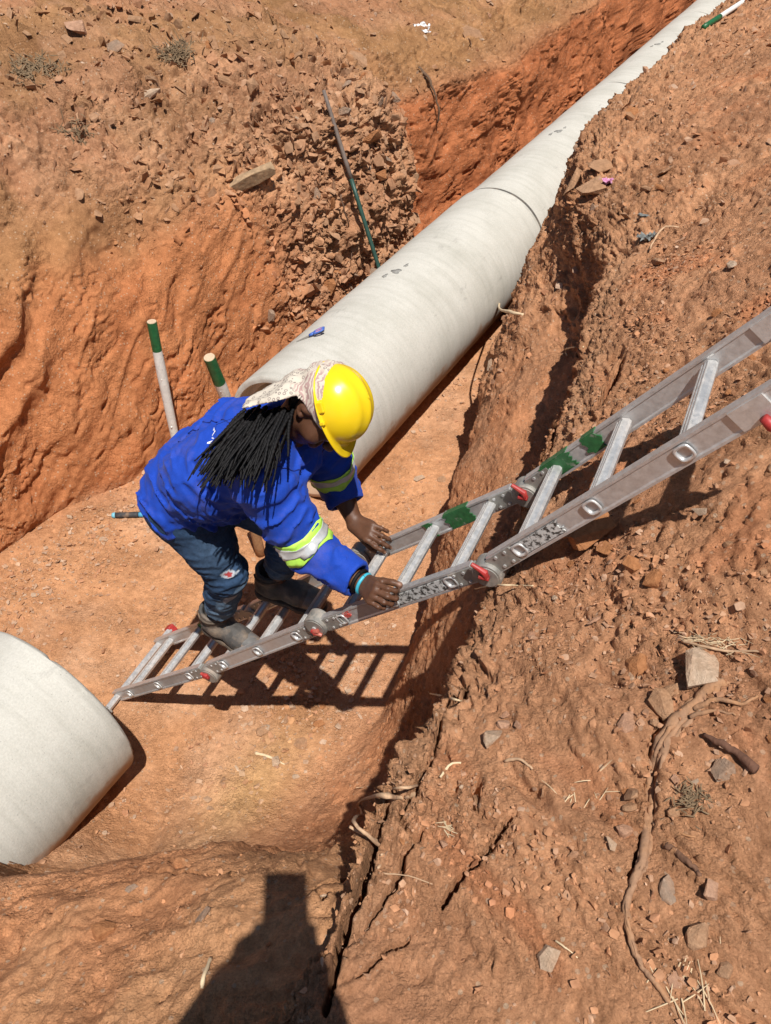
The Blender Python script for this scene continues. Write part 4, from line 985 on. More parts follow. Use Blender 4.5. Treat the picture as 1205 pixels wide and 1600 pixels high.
for q in range(12):                                      # collar
    a0, a1 = [2*math.pi*(q+w)/12 for w in (0, 1)]; nx = unit(H0-J['neck']); e1 = unit(np.cross(nx, EY)); e2 = np.cross(nx, e1)
    cp = lambda a: J['neck']+nx*(.010+.012*math.cos(a))+(e1*math.cos(a)*.072+e2*math.sin(a)*.075)
    cap(cp(a0), cp(a1), .0165, .0165, .018)
tx = unit((.40, 0, .30)); ux = np.cross(tx, EY)
def jfold(g):
    al = g@tx.astype(np.float32); la = g[:, 1]; up_ = g@ux.astype(np.float32)
    arm = sstep(.90, .99, g[:, 0]+.5*np.abs(la-.19))
    # soft folds: rings across the lower back, long pulls toward the arms
    w1 = fbm(al*13+.8*np.sin(la*8)+1.5*la, la*2.6+up_*1.6, up_*3.2, oct=2); w2 = fbm(g[:, 0]*7-g[:, 2]*13+la*3, la*8, g[:, 2]*5+g[:, 0]*6, oct=2)
    w3 = fbm(g[:, 0]*6, la*6, g[:, 2]*6, oct=2); w4 = fbm(al*27+2*la+5, la*4+up_*3, up_*6, oct=2)
    bz = 1.0
    for sd in 'RL':
        bz = bz-np.exp(-(np.linalg.norm(g-lerp3(J['sh'+sd], J['el'+sd], .84 if sd == 'R' else .76).astype(np.float32), axis=-1)/.085)**4)
        bz = bz-np.exp(-(np.linalg.norm(g-lerp3(J['el'+sd], J['wr'+sd], .90 if sd == 'R' else .60).astype(np.float32), axis=-1)/.075)**4)
    hem = (g-np.array((.545, .175, 1.300), np.float32))@unit((.35, 0, .94)).astype(np.float32); bz = bz-.8*np.exp(-(hem/.05)**2)
    bz = np.clip(bz, .10, 1)
    return bz*(-(1-arm)*(.015*np.exp(-(w1/.17)**2)+.0045*np.exp(-(w4/.2)**2))-(.45+.55*arm)*.013*np.exp(-(w2/.18)**2)+.007)-.008*w3*bz
JK.near(jfold, .04)
hx = unit((.55, 0, .83)); JK.cut(vec(.545, .175, 1.300), -unit((.35, 0, .94)))
for sd in 'RL':                                          # open sleeve ends, inside kept free
    e_, w_ = J['el'+sd], J['wr'+sd]; d = unit(w_-e_); end = lerp3(e_, w_, .86 if sd == 'R' else .57)
    sl_, gg = JK._win(end-.11, end+.11); F0 = JK.F[sl_]; k = (gg-end)@d.astype(np.float32)
    JK.F[sl_] = np.where(k > -.012, np.maximum(F0, k), F0)
    JK.cap(end-d*.05, end+d*.05, .040 if sd == 'R' else .044, .043 if sd == 'R' else .048, .006, sub=True)
Vj, Qj = JK.mesh(); Vj = relax(Vj, Qj, 2, .45)
jacket = wpart('jacket', Vj, Qj, M_JACKET)

def on_sdf(S_, q):                                       # trilinear-free lookup of value and gradient
    q = np.atleast_2d(q); i = np.clip(((q-S_.lo)/S_.h), 1, np.array(S_.n)-3); i0 = i.astype(int); f = i-i0
    def val(o):
        v = 0
        for dx in (0, 1):
            for dy in (0, 1):
                for dz in (0, 1):
                    w = (f[:, 0] if dx else 1-f[:, 0])*(f[:, 1] if dy else 1-f[:, 1])*(f[:, 2] if dz else 1-f[:, 2])
                    v = v+w*S_.F[i0[:, 0]+dx+o[0], i0[:, 1]+dy+o[1], i0[:, 2]+dz+o[2]]
        return v
    v = val((0, 0, 0)); gr = np.stack([val((1, 0, 0))-val((-1, 0, 0)), val((0, 1, 0))-val((0, -1, 0)), val((0, 0, 1))-val((0, 0, -1))], 1)
    gr /= np.linalg.norm(gr, axis=1)[:, None]+1e-9; return v, gr
def push(S_, q, d, it=4):
    q = np.array(q, float)
    for _ in range(it):
        v, gr = on_sdf(S_, q); q = q+gr*(d-v)[:, None]
    return q
def band(e_, w_, t0, t1, S_, off, name, mat, parent, skew=0.0):
    """tape wrapped round a sleeve"""
    e_, w_ = np.array(e_), np.array(w_); d = unit(w_-e_); a = unit(np.cross(d, (0, 0, 1))); b = np.cross(d, a); n = 44; V = []; m = 6
    for i in range(m+1):
        c0 = lerp3(e_, w_, t0+(t1-t0)*i/m)
        ring = np.array([c0+(a*math.cos(w)+b*math.sin(w))*.066+d*skew*math.cos(w) for w in np.linspace(0, 2*math.pi, n, endpoint=False)])
        V.append(push(S_, ring, off))
    V = np.concatenate(V); ids = np.arange((m+1)*n).reshape(m+1, n); j = np.roll(ids, -1, 1)
    Q = np.stack([ids[:-1], j[:-1], j[1:], ids[1:]], -1).reshape(-1, 4); o = wpart(name, V, Q, mat, parent); so = o.modifiers.new('solid', 'SOLIDIFY'); so.thickness = .0012; return o
for sd, t0, t1 in (('R', .50, 1.0), ('L', .46, .86)):
    s_, e_ = J['sh'+sd], J['el'+sd]; w_ = t1-t0
    bnd = band(s_, e_, t0+.18, t0+.18+w_*.62, JK, .0045, 'reflective_band', M_LIME, jacket); band(s_, e_, t0+.18+w_*.14, t0+.18+w_*.46, JK, .0072, 'silver_stripe', M_SILV, bnd)
def seam(pts, name='seam'):
    q = push(JK, np.array(pts), .0012); MB().tube([p-BASE for p in q], .0016, 5).build(name, M_SEAM, jacket, smooth=True)
M_SEAM = mat_simple('blue_thread', (.004, .018, .17), .8, .1)
for sd, y0 in (('R', -.06), ('L', .44)):
    c0, ax = lerp3(J['sh'+sd], J['neck'], .22), unit(J['el'+sd]-J['sh'+sd]+vec(0, -.25 if sd == 'R' else .25, 0)); a1 = unit(np.cross(ax, (1, 0, .2))); b1 = np.cross(ax, a1)
    seam([c0+(a1*math.cos(w)+b1*math.sin(w))*.09 for w in np.linspace(0, 2*math.pi, 50)], 'armhole_seam')
seam([vec(.80-.02*math.cos((y-.18)*9), y, 1.80) for y in np.linspace(.0, .36, 40)], 'yoke_seam'); seam([vec(x, .175, 1.60+.6*(x-.5)) for x in np.linspace(.50, .80, 30)], 'back_seam')
# lettering on the back: mostly hidden by the braids
M_WTEXT = mat_simple('white_print', (.74, .75, .78), .7, .1, 60)
def print_text(txt, origin, along, upv, size, parent):
    fc = bpy.data.curves.new('back_print', 'FONT'); fc.body = txt; fc.size = size; fc.resolution_u = 2
    tmp = bpy.data.objects.new('tmp', fc); C.objects.link(tmp); dg = bpy.context.evaluated_depsgraph_get(); me_ = bpy.data.meshes.new_from_object(tmp.evaluated_get(dg)); bpy.data.objects.remove(tmp)
    bm = bmesh.new(); bm.from_mesh(me_); bmesh.ops.triangulate(bm, faces=bm.faces)
    bmesh.ops.subdivide_edges(bm, edges=[e for e in bm.edges if e.calc_length() > .012], cuts=2, use_grid_fill=True); bm.to_mesh(me_); bm.free()
    co = np.array([v.co for v in me_.vertices]); q = origin+co[:, :1]*unit(along)+co[:, 1:2]*unit(upv); q = push(JK, q, .0032)
    me_.vertices.foreach_set('co', (q-BASE).astype(np.float32).ravel()); me_.update(); bpy.data.curves.remove(fc)
    return obj('back_print', me_, M_WTEXT, parent)
print_text('INC. LTD', vec(.735, .145, 1.70), (-.05, -1, -.05), (.8, 0, .6), .018, jacket)
print_text('SERVICE', vec(.775, .165, 1.72), (-.05, -1, -.05), (.8, 0, .6), .018, jacket)

# ---- trousers
TR = SDF((.38, -.10, .78), (1.08, .45, 1.60), .0055); cap = TR.cap
cap((.575, .11, 1.385), (.575, .24, 1.395), .127, .127, .05); cap((.62, .175, 1.42), (.66, .175, 1.50), .12, .11, .05)
cap((.525, .11, 1.37), (.525, .24, 1.38), .105, .105, .05)
for sd in 'RL':
    h_, k_, a_ = J['hip'+sd], J['kne'+sd], J['ank'+sd]
    cap(h_+vec(-.01, 0, 0), lerp3(h_, k_, .55), .112, .089, .05); cap(lerp3(h_, k_, .55), k_, .089, .071, .04); cap(k_+vec(.008, 0, 0), lerp3(k_, a_, .4), .066, .064, .03)
    cap(lerp3(k_, a_, .4), lerp3(k_, a_, .70), .064, .054, .03); cap(lerp3(k_, a_, .58), lerp3(k_, a_, .71), .059, .058, .006)
def tfold(g):
    wv = fbm(g[:, 0]*9, g[:, 1]*9, g[:, 2]*30, oct=2); kn = 0
    for sd in 'RL':
        kn = kn+np.exp(-(np.linalg.norm(g-J['kne'+sd].astype(np.float32), axis=-1)/.13)**2); kn = kn+.9*np.exp(-(np.linalg.norm(g-lerp3(J['kne'+sd], J['ank'+sd], .6).astype(np.float32), axis=-1)/.10)**2)
    return -.007*np.exp(-(wv/.22)**2)*(.4+kn)+.003-.006*fbm(g[:, 0]*7, g[:, 1]*7, g[:, 2]*7, oct=2)
TR.near(tfold)
for sd in 'RL':
    k_, a_ = J['kne'+sd], J['ank'+sd]; d = unit(a_-k_); end = lerp3(k_, a_, .73)
    sl_, gg = TR._win(end-.10, end+.10); F0 = TR.F[sl_]; kx = (gg-end)@d.astype(np.float32); TR.F[sl_] = np.where(kx > -.02, np.maximum(F0, kx), F0)
    TR.cap(end-d*.03, end+d*.04, .044, .046, .005, sub=True)
Vt, Qt = TR.mesh(); Vt = relax(Vt, Qt, 2, .45)
ct = np.zeros((len(Vt), 3), np.float32)+np.array((.022, .048, .10), np.float32)
nn_ = fbm(Vt[:, 0]*8, Vt[:, 1]*8, Vt[:, 2]*5, oct=3); ct *= (1+.35*nn_)[:, None]
for sd in 'RL':                                          # washed-out front of thigh, turned-up hem
    h_, k_, a_ = J['hip'+sd], J['kne'+sd], J['ank'+sd]
    for m_, rr_, w_ in ((lerp3(h_, k_, .5)+vec(.08, -.04, .03), .11, .4), (lerp3(k_, a_, .45)+vec(.05, -.03, 0), .09, .45)):
        q = np.exp(-(np.linalg.norm(Vt-m_, axis=1)/rr_)**2)*w_; ct = ct*(1-q[:, None])+np.array((.075, .12, .18))*q[:, None]
    d = unit(a_-k_); q = (Vt-lerp3(k_, a_, .55))@d; on = sstep(0, .004, q)*(np.linalg.norm(Vt-a_, axis=1) < .24); ct = ct*(1-.75*on[:, None])+np.array((.10, .15, .21))*.75*on[:, None]
def rip(center, ax1, ax2, r1, r2, inner_col, fray):
    q = Vt-center; rr_ = np.sqrt((q@ax1/r1)**2+(q@ax2/r2)**2)+.25*fbm(Vt[:, 0]*60, Vt[:, 1]*60, Vt[:, 2]*60, oct=2); nr_ = np.linalg.norm(q, axis=1) < .06
    ct[(rr_ < 1.35) & nr_] = fray; ct[(rr_ < .8) & nr_] = inner_col
# rips on the right leg (outer side) and a pale one below the knee
kR, aR, hR = J['kneR'], J['ankR'], J['hipR']
rip(lerp3(hR, kR, .86)+vec(.06, -.06, .02), vec(.9, 0, .2), vec(0, .3, 1), .012, .009, (.26, .035, .035), (.34, .37, .40)); rip(lerp3(kR, aR, .28)+vec(.05, -.045, 0), vec(1, 0, 0), vec(0, 0, 1), .011, .012, (.30, .33, .36), (.30, .33, .36))
rip(lerp3(kR, aR, .80)+vec(.02, -.055, .0), vec(1, 0, 0), vec(0, 0, 1), .018, .007, (.32, .35, .38), (.22, .26, .3))
trs = wpart('trousers', Vt, Qt, M_DENIM); set_col(trs.data, ct)

# ---- boots
for sd, yaw, bot in (('R', -.16, .686), ('L', .06, .878)):
    a_ = J['ank'+sd]; ft = vec(math.cos(yaw), math.sin(yaw), 0); sv = vec(-math.sin(yaw), math.cos(yaw), 0); zz = vec(0, 0, 1)
    a0 = vec(a_[0], a_[1], bot); tl = -.02 if sd == 'R' else .03
    P_ = lambda f, s, z: a0+ft*f+sv*s+zz*(z+tl*f)
    lo = np.minimum(P_(-.10, -.07, -.01), P_(.24, .07, .2))-.09; hi_ = np.maximum(P_(-.1, -.07, -.01), P_(.24, .07, .2))+.09
    bt = SDF(lo, hi_, .0045); cap = bt.cap
    cap(P_(-.045, 0, .055), P_(.0, 0, .06), .040, .042, .03); cap(P_(-.02, 0, .07), P_(-.012, 0, .145), .047, .049, .03); cap(P_(.0, 0, .06), P_(.10, 0, .050), .044, .043, .03)
    cap(P_(.09, .0, .046), P_(.155, .0, .042), .045, .041, .02); cap(P_(-.015, 0, .125), P_(-.012, 0, .140), .056, .056, .012)
    bt.near(lambda g: .003*fbm(g[:, 0]*28, g[:, 1]*28, g[:, 2]*28, oct=3)); bt.cut(P_(0, 0, .016), -zz); bt.cut(P_(0, 0, .148), zz+vec(.15, 0, 0)); bt.cap(P_(-.012, 0, .12), P_(-.012, 0, .2), .041, .043, .006, sub=True)
    V, Q = bt.mesh(); bo = wpart('boot', relax(V, Q, 1, .4), Q, M_BOOT)
    tc_ = SDF(lo, hi_, .0045); tc_.cap(P_(.10, 0, .043), P_(.157, 0, .040), .0475, .044, .02); tc_.cut(P_(0, 0, .016), -zz); tc_.cut(P_(.095, 0, .05), -ft-zz*.5)
    V, Q = tc_.mesh(); wpart('toe_cap', relax(V, Q, 1, .4), Q, M_TOE, bo)
    so_ = SDF(lo, hi_, .0045); so_.cap(P_(-.045, 0, .01), P_(.02, 0, .01), .044, .042, .02); so_.cap(P_(.02, 0, .01), P_(.11, 0, .01), .040, .048, .02); so_.cap(P_(.11, 0, .01), P_(.16, -.004, .01), .048, .043, .02)
    so_.cut(P_(0, 0, .020), zz); so_.cut(P_(0, 0, 0), -zz); V, Q = so_.mesh(); wpart('sole', V, Q, M_SOLE, bo)
    lc = MB()
    for q, (f, z) in enumerate(((.045, .098), (.068, .094), (.09, .091), (.028, .112))): lc.tube([P_(f-.012, -.035, z-.026)-BASE, P_(f+.004, -.018, z-.004)-BASE, P_(f+.004, .018, z-.004)-BASE, P_(f-.012, .035, z-.026)-BASE], .0042, 6)
    lc.tube([P_(-.015+.056*math.cos(w), .057*math.sin(w), .128)-BASE for w in np.linspace(-2.6, 2.6, 16)], .006, 6)
    lo_ = lc.build('laces', M_SOLE, bo, smooth=True); tag(lo_, kind='stuff')

# ---- hard hat
def shell(n_th, rows):
    V = []; 
    for (el, k_, off) in rows:
        for q in range(n_th):
            th = 2*math.pi*q/n_th; cf, sl2 = math.cos(th), math.sin(th); ce, se = math.cos(el), math.sin(el)
            vis = max(0, cf)**2.2 if k_ else 0
            rf = (.110*ce)+off*(.55+1.7*vis); rl = (.094*ce)+off*.55
            ridge = .006*math.exp(-((sl2*ce)/.13)**2)*max(0, se)**.3+.0035*(math.exp(-((abs(sl2*ce)-.42)/.10)**2))*max(0, se)**.5
            V.append(hp(rf*cf+.004, rl*sl2, .036+.098*se+ridge-(.012*vis if off > 0 else 0)))
    m = len(rows); ids = np.arange(m*n_th).reshape(m, n_th); j = np.roll(ids, -1, 1)
    return np.array(V), np.stack([ids[:-1], j[:-1], j[1:], ids[1:]], -1).reshape(-1, 4)
rows = [(0, 1, .017), (.0, 1, .0185), (.02, 1, .017), (.03, 1, .006), (.04, 0, .0)]+[(e, 0, 0.0) for e in np.linspace(.08, math.pi/2-.001, 22)]
V, Q = shell(84, rows)
hat = wpart('hard_hat', V, Q, M_HATY); so = hat.modifiers.new('solid', 'SOLIDIFY'); so.thickness = .0028; so.offset = -1
bm = bmesh.new(); bm.from_mesh(hat.data); bmesh.ops.recalc_face_normals(bm, faces=bm.faces); bm.to_mesh(hat.data); bm.free()
for sg in (-1, 1):
    o = soften(MB().box(hp(-.012, .0965*sg, .046)-BASE, HF*.015, HL*.004, HC*.010).build('side_slot', M_HATY, hat), .003)
    o = soften(MB().box(hp(.03, .098*sg, .040)-BASE, HF*.005, HL*.005, HC*.007).build('slot_lug', M_HATY, hat), .002)
mb_ = MB(); mb_.tube([hp(.095*math.cos(w)+.0, .081*math.sin(w), .032)-BASE for w in np.linspace(0, 2*math.pi, 40)], .0075, 6, False); mb_.build('head_band', mat_simple('white_headband', (.6, .58, .55), .7), hat, smooth=True)

# ---- headscarf: snug on the back of the head, a pointed tail thrown back, a knot at the nape
SCF = SDF(H0-.36, H0+.18, .005); cap = SCF.cap
SCF.ball(H0+HC*.020-HF*.012, (.104, .091, .106), .02, R=HR3)
tw = unit(-HC+vec(0, -.10, -.06)); tl_ = unit(-HL-tw*(-HL@tw)); tn = np.cross(tl_, tw); tn = tn if tn[2] > 0 else -tn     # tail: along, to the near side, off the neck
def sp(x, l, h): return H0-HC*.02+tw*x+tl_*l+tn*h
for l in np.linspace(-.115, .125, 13):
    L_ = .255-(abs(l-.095)*.42 if l < .095 else 1.2*abs(l-.095))
    cap(sp(.03, l*.80, .072-abs(l)*.24), sp(L_*.6, l*1.0, .070-abs(l)*.15), .028, .016, .03); cap(sp(L_*.6, l*1.0, .068-abs(l)*.16), sp(L_, l*.98+.004, .052-abs(l)*.14), .013, .007, .02)
SCF.near(lambda g: -.006*np.exp(-(fbm(g[:, 0]*9+g[:, 2]*7, g[:, 1]*15, g[:, 2]*10, oct=2)/.2)**2)+.002)
kc = H0-HF*.020-HL*.070-HC*.062
SCF.ball(kc, (.018, .015, .022), .008, R=HR3)
SCF.cut(hp(0, 0, .052), HC*.95+HF*.15); 
sl_, gg = SCF._win(H0-.35, H0+.2); fx = (gg-H0)@HF.astype(np.float32); cx_ = (gg-H0)@HC.astype(np.float32)
SCF.F[sl_] = np.maximum(SCF.F[sl_], np.minimum(fx+.012*0-.062, .2)); SCF.F[sl_] = np.where(fx > -.055, np.maximum(SCF.F[sl_], -(cx_+.012-.25*(fx+.05))*.9), SCF.F[sl_])
Vs, Qs = SCF.mesh(); Vs = relax(Vs, Qs, 1, .4)
def mat_scarf():
    m, n, l, p = new_mat('printed_headscarf')
    tc = n.new('ShaderNodeTexCoord').outputs['Object']
    v = n.new('ShaderNodeTexVoronoi'); v.inputs['Scale'].default_value = 72; v.inputs['Randomness'].default_value = .55; l.new(tc, v.inputs['Vector'])
    ring = mathn(n, l, 'MULTIPLY', mathn(n, l, 'GREATER_THAN', v.outputs['Distance'], .20), mathn(n, l, 'LESS_THAN', v.outputs['Distance'], .36))
    v2 = n.new('ShaderNodeTexVoronoi'); v2.feature = 'DISTANCE_TO_EDGE'; v2.inputs['Scale'].default_value = 30; l.new(tc, v2.inputs['Vector'])
    wv_ = n.new('ShaderNodeTexWave'); wv_.inputs['Scale'].default_value = 26; wv_.inputs['Distortion'].default_value = 14; wv_.inputs['Detail'].default_value = 3; l.new(tc, wv_.inputs['Vector'])
    zone = ramp(n, l, noise(n, l, tc, 7, 2), [(.54, (0, 0, 0)), (.60, (1, 1, 1))])
    a = mix(n, l, mathn(n, l, 'MULTIPLY', ring, .72), (.58, .52, .43), (.14, .11, .11))
    b = mix(n, l, mathn(n, l, 'GREATER_THAN', wv_.outputs['Fac'], .55), (.56, .49, .41), (.40, .27, .25))
    col = mix(n, l, zone, a, b)
    l.new(col, p.inputs['Base Color']); p.inputs['Roughness'].default_value = .85; p.inputs['Specular IOR Level'].default_value = .2
    b0 = bump(n, l, p, noise(n, l, tc, 45, 4), .004, .5); bump(n, l, p, noise(n, l, tc, 800, 2), .0005, .5, b0); return m
scarf = wpart('headscarf', Vs, Qs, mat_scarf())

# ---- braids: roots along the nape under the scarf, lying over the shoulders and hanging to the camera side
r_ = np.random.default_rng(21); hair = MB(); NB = 190
for i in range(NB):
    t = i/(NB-1)+r_.uniform(-.01, .01); t2 = r_.random()
    # fan: from straight back (t=0) round to the near side (t=1)
    start = lerp3(sp(.225, .015, .036), sp(.050, .080, .010), t)+r_.normal(size=3)*.010
    ang = 1.42+t*.30+r_.normal()*.13; dirv = unit(vec(-math.cos(ang), -math.sin(ang), 0))
    Lb = (.185+.055*math.sin(math.pi*min(1, t*.9+.1)))*r_.uniform(.72, 1.08)*(1.0 if r_.random() > .08 else 1.18); m = 13; q = np.zeros((m, 3)); q[0] = start; layer = .005+.020*r_.random()*(1-.0*t)
    step = Lb/(m-1); d = dirv+vec(0, 0, .10)
    side = unit(vec(-dirv[1], dirv[0], 0))*r_.normal()*.16
    for k in range(1, m):
        f = k/(m-1)
        d = unit(unit(dirv*(1-.25*f)+side*f+vec(.06*t, -.28*f, -.35*f-.10)))
        pn = q[k-1]+d*step
        pp = push(JK, pn[None], max(layer*(1-.55*f), .0045), 2)[0]; v, gr = on_sdf(JK, pn[None])
        if v[0] < layer*(1-.4*f): pn = pp
        dd = pn-q[k-1]; q[k] = q[k-1]+unit(dd)*step
    wg = side*0; ph_ = r_.random()*6.28; xs = np.linspace(0, m-1, 44); qq = np.stack([np.interp(xs, np.arange(m), q[:, a]) for a in range(3)], 1)
    lat = unit(np.cross(qq[-1]-qq[0], (0, 0, 1.))); fr_ = np.linspace(0, 1, 44); qq = qq+lat*(r_.uniform(.002, .009)*np.sin(fr_*r_.uniform(3, 8)+ph_)*fr_)[:, None]+vec(0, 0, 1)*(r_.uniform(0, .006)*np.sin(fr_*3.1))[:, None]
    rad = .0047*r_.uniform(.65, 1.2)
    hair.tube([p-BASE for p in qq], [rad*(1+.20*math.sin(j*2.1+i))*(1-.55*(j/43)**3) for j in range(44)], 6)
    if i % 3 == 0:                                        # loose hairs
        k0 = r_.integers(8, 30); d_ = r_.normal(size=3)*.02; hair.tube([qq[k0]-BASE, qq[k0]+d_*.5+vec(0, 0, .004)-BASE, qq[min(k0+10, 43)]+d_-BASE], .0006, 3)
# short roots over the skull below the scarf
for i in range(60):
    a = r_.uniform(-1.15, 1.15); q0 = hp(-.085*math.cos(a)-.012, -.082*math.sin(a)*-1, r_.uniform(-.05, -.01)); q1 = lerp3(q0, sp(.08, .04, .0), .6); hair.tube([q0-BASE, (q0+q1)/2+vec(0, 0, .006)-BASE, q1-BASE], .0055, 6)
ho = hair.build('braided_hair', M_HAIR, wk, smooth=True, recalc=False); tag(ho, kind='stuff')
# ---- bracelets on the right wrist
e_, w_ = J['elR'], J['wrR']; d = unit(w_-e_); a = unit(np.cross(d, EY)); b = np.cross(d, a)
for name, t, r0, tr, mt in (('black_bracelet', .885, .034, .006, M_HAIR), ('blue_bracelet', .955, .031, .0052, mat_simple('turquoise_band', (.05, .42, .55), .45, .1))):
    c0 = lerp3(e_, w_, t); ring = [c0+(a*math.cos(w)+b*math.sin(w))*r0-BASE for w in np.linspace(0, 2*math.pi, 25)]
    MB().tube(ring, tr, 8, False).build(name, mt, wk, smooth=True)
# ------------------------------------------------------------------ the photographer, who stands behind the camera and throws the shadow at the bottom
cw = np.array((0, 0, CAM_H)); fw = np.array((0, math.cos(PITCH), -math.sin(PITCH))); upc = np.array((0, math.sin(PITCH), math.cos(PITCH))); rx = np.array((1., 0, 0))
M_PHONE = mat_simple('phone_body', (.02, .02, .022), .3, .1); M_SHIRT = mat_cloth('grey_shirt', (.12, .12, .13), (.15, .15, .16)); M_TROU = mat_cloth('dark_trousers', (.03, .03, .035), (.04, .04, .045))
pc = cw-fw*.010+rx*.002-upc*.062
ph = empty('phone', pc, 0, 'phone held up by the photographer, the square top of the shadow below', 'phone')
soften(MB().box((0, 0, 0), rx*.048, upc*.080, fw*.0045).build('case', M_PHONE, ph), .004)
MB().box(-fw*.005, rx*.043, upc*.075, fw*.0008).build('screen', M_PHONE, ph); MB().disc(fw*.0046+upc*.058-rx*.012, fw, .006, .002, 16).build('lens_ring', M_PHONE, ph)
gz = drop(.02, -.40)[0].z
def q3(x, y, z): return np.array((x, y, CAM_H+z))
PB = SDF((-.42, -.78, gz-.02), (.40, .06, CAM_H+.26), .009); cap = PB.cap
hd_ = q3(.004, -.245, .04); pel = np.array((.0, -.35, gz+.93)); nk = q3(.0, -.31, -.10)
PB.ball(hd_, (.078, .098, .115), .02); cap(nk, hd_+vec(0, -.01, -.06), .055, .052, .03); cap(hd_+vec(0, .095, .0), hd_+vec(0, .105, -.03), .012, .014, .015)
for sg in (-1, 1): cap(hd_+vec(.078*sg, -.005, .01), hd_+vec(.08*sg, -.012, -.03), .012, .010, .01)
cap(pel, nk+vec(0, -.01, -.10), .12, .12, .08)
sh = {-1: q3(-.20, -.35, -.18), 1: q3(.16, -.37, -.18)}; el = {-1: q3(-.215, -.20, -.40), 1: q3(.075, -.225, -.42)}
wr = {-1: pc-upc*.070-rx*.070-fw*.03, 1: pc-upc*.085+rx*.050-fw*.035}
def pfinger(pts, r):
    for i in range(len(pts)-1): cap(pts[i], pts[i+1], r*(1-.08*i), r*(1-.08*(i+1)), .006)
for sg in (-1, 1):
    cap(nk+vec(0, 0, -.06), sh[sg], .07, .062, .05); cap(sh[sg], el[sg], .05, .042, .03); cap(el[sg], wr[sg], .042, .028, .03)
    pm = pc-upc*.035+rx*.034*sg-fw*.016; cap(wr[sg], pm-upc*.01, .030, .026, .02)
    for i in range(4):
        b0 = pm+upc*(.012-.018*i)-fw*.004+rx*.012*sg; pfinger([b0, b0+rx*.012*sg+fw*.004, b0-rx*.004*sg+fw*.007], .0085)
    pfinger([pm-upc*.015, pm+upc*.015-fw*.004-rx*.01*sg, pm+upc*.040-fw*.002-rx*.020*sg], .010)
hips = {-1: pel+vec(-.09, 0, -.02), 1: pel+vec(.09, 0, -.02)}; feet = {}
for sg in (-1, 1):
    g0 = drop(.14*sg, -.42)[0].z; kn_ = np.array((.12*sg, -.37, g0+.50)); an = np.array((.14*sg, -.44, g0+.09)); feet[sg] = an
    cap(hips[sg], kn_, .085, .056, .04); cap(kn_, an, .055, .038, .03); cap(an+vec(0, -.03, -.05), an+vec(.02*sg, .16, -.055), .036, .030, .03)
V, Q = PB.mesh(); pb0 = np.array((0, -.42, gz))
pg = empty('person', pb0, 0, 'photographer behind the viewpoint, seen only as the dark shadow at the bottom', 'person')
o = obj('body', mesh_fast('body', V-pb0, Q), M_SKIN, pg); set_col(o.data, np.zeros((len(V), 3))+np.array((.12, .055, .03)))
SH = SDF((-.45, -.80, gz+.6), (.42, -.05, CAM_H), .011); cap = SH.cap
cap(pel+vec(0, 0, .02), nk+vec(0, -.01, -.12), .155, .150, .08)
for sg in (-1, 1): cap(nk+vec(0, 0, -.07), sh[sg], .085, .080, .05); cap(sh[sg], el[sg], .068, .058, .04); cap(el[sg], lerp3(el[sg], wr[sg], .72), .056, .042, .03)
V, Q = SH.mesh(); obj('shirt', mesh_fast('shirt', V-pb0, Q), M_SHIRT, pg)
TS = SDF((-.42, -.78, gz-.02), (.40, -.10, gz+1.05), .012); cap = TS.cap
cap(hips[-1]+vec(.02, 0, .02), hips[1]+vec(-.02, 0, .02), .135, .135, .05)
for sg in (-1, 1): k_ = np.array((.12*sg, -.37, feet[sg][2]+.41)); cap(hips[sg], k_, .105, .078, .05); cap(k_, feet[sg]+vec(0, 0, .02), .076, .062, .03)
V, Q = TS.mesh(); obj('trousers', mesh_fast('trousers', V-pb0, Q), M_TROU, pg)
hb = MB(); hb_ = SDF(hd_-.16, hd_+.16, .008); hb_.ball(hd_+vec(0, -.018, .022), (.088, .102, .108), .02); hb_.cut(hd_+vec(0, .05, .0), unit((0, .8, -.6))); V, Q = hb_.mesh(); obj('short_hair', mesh_fast('short_hair', V-pb0, Q), M_HAIR, pg)
for sg in (-1, 1):
    f_ = feet[sg]; sb = SDF(f_-.26, f_+.28, .010); sb.cap(f_+vec(0, -.035, -.045), f_+vec(.02*sg, .17, -.05), .048, .040, .02); sb.cap(f_+vec(0, -.02, -.03), f_+vec(0, -.01, .01), .05, .05, .02); sb.cut(f_+vec(0, 0, -.085), vec(0, 0, -1)); V, Q = sb.mesh(); obj('shoe', mesh_fast('shoe', V-pb0, Q), M_BOOT, pg)
# ------------------------------------------------------------------ stones
def hull_mesh(name, npts, squash, seed, blocky=.0):
    r = np.random.default_rng(seed); v = r.normal(size=(npts, 3)); v /= np.linalg.norm(v, axis=1)[:, None]
    if blocky: v = np.sign(v)*np.abs(v)**(1-blocky)
    v *= (r.uniform(.82, 1.08, (npts, 1)))*np.array(squash)
    bm = bmesh.new(); [bm.verts.new(p) for p in v]; res = bmesh.ops.convex_hull(bm, input=bm.verts)
    bmesh.ops.delete(bm, geom=[g_ for g_ in res['geom_interior'] if isinstance(g_, bmesh.types.BMVert)], context='VERTS') if res['geom_interior'] else None
    me_ = bpy.data.meshes.new(name); bm.to_mesh(me_); bm.free(); return me_
def hull_arrays(npts, squash, seed):
    me_ = hull_mesh('tmp_stone', npts, squash, seed, .3); V = np.array([v.co for v in me_.vertices], np.float32)
    me_.calc_loop_triangles(); T_ = np.array([t.vertices for t in me_.loop_triangles], np.int32); bpy.data.meshes.remove(me_); return V, T_
PROTO = [hull_arrays(8+i % 3, q, 50+i) for i, q in enumerate([(1, .8, .40), (1, .6, .38), (1, .9, .22), (1, .7, .5), (1, .42, .22), (1, .85, .30), (1, .55, .18), (1, .8, .45), (1, .38, .3), (1, .7, .28), (1, .5, .5), (1, .6, .2)])]
Sf = S; gx = np.random.default_rng(77)
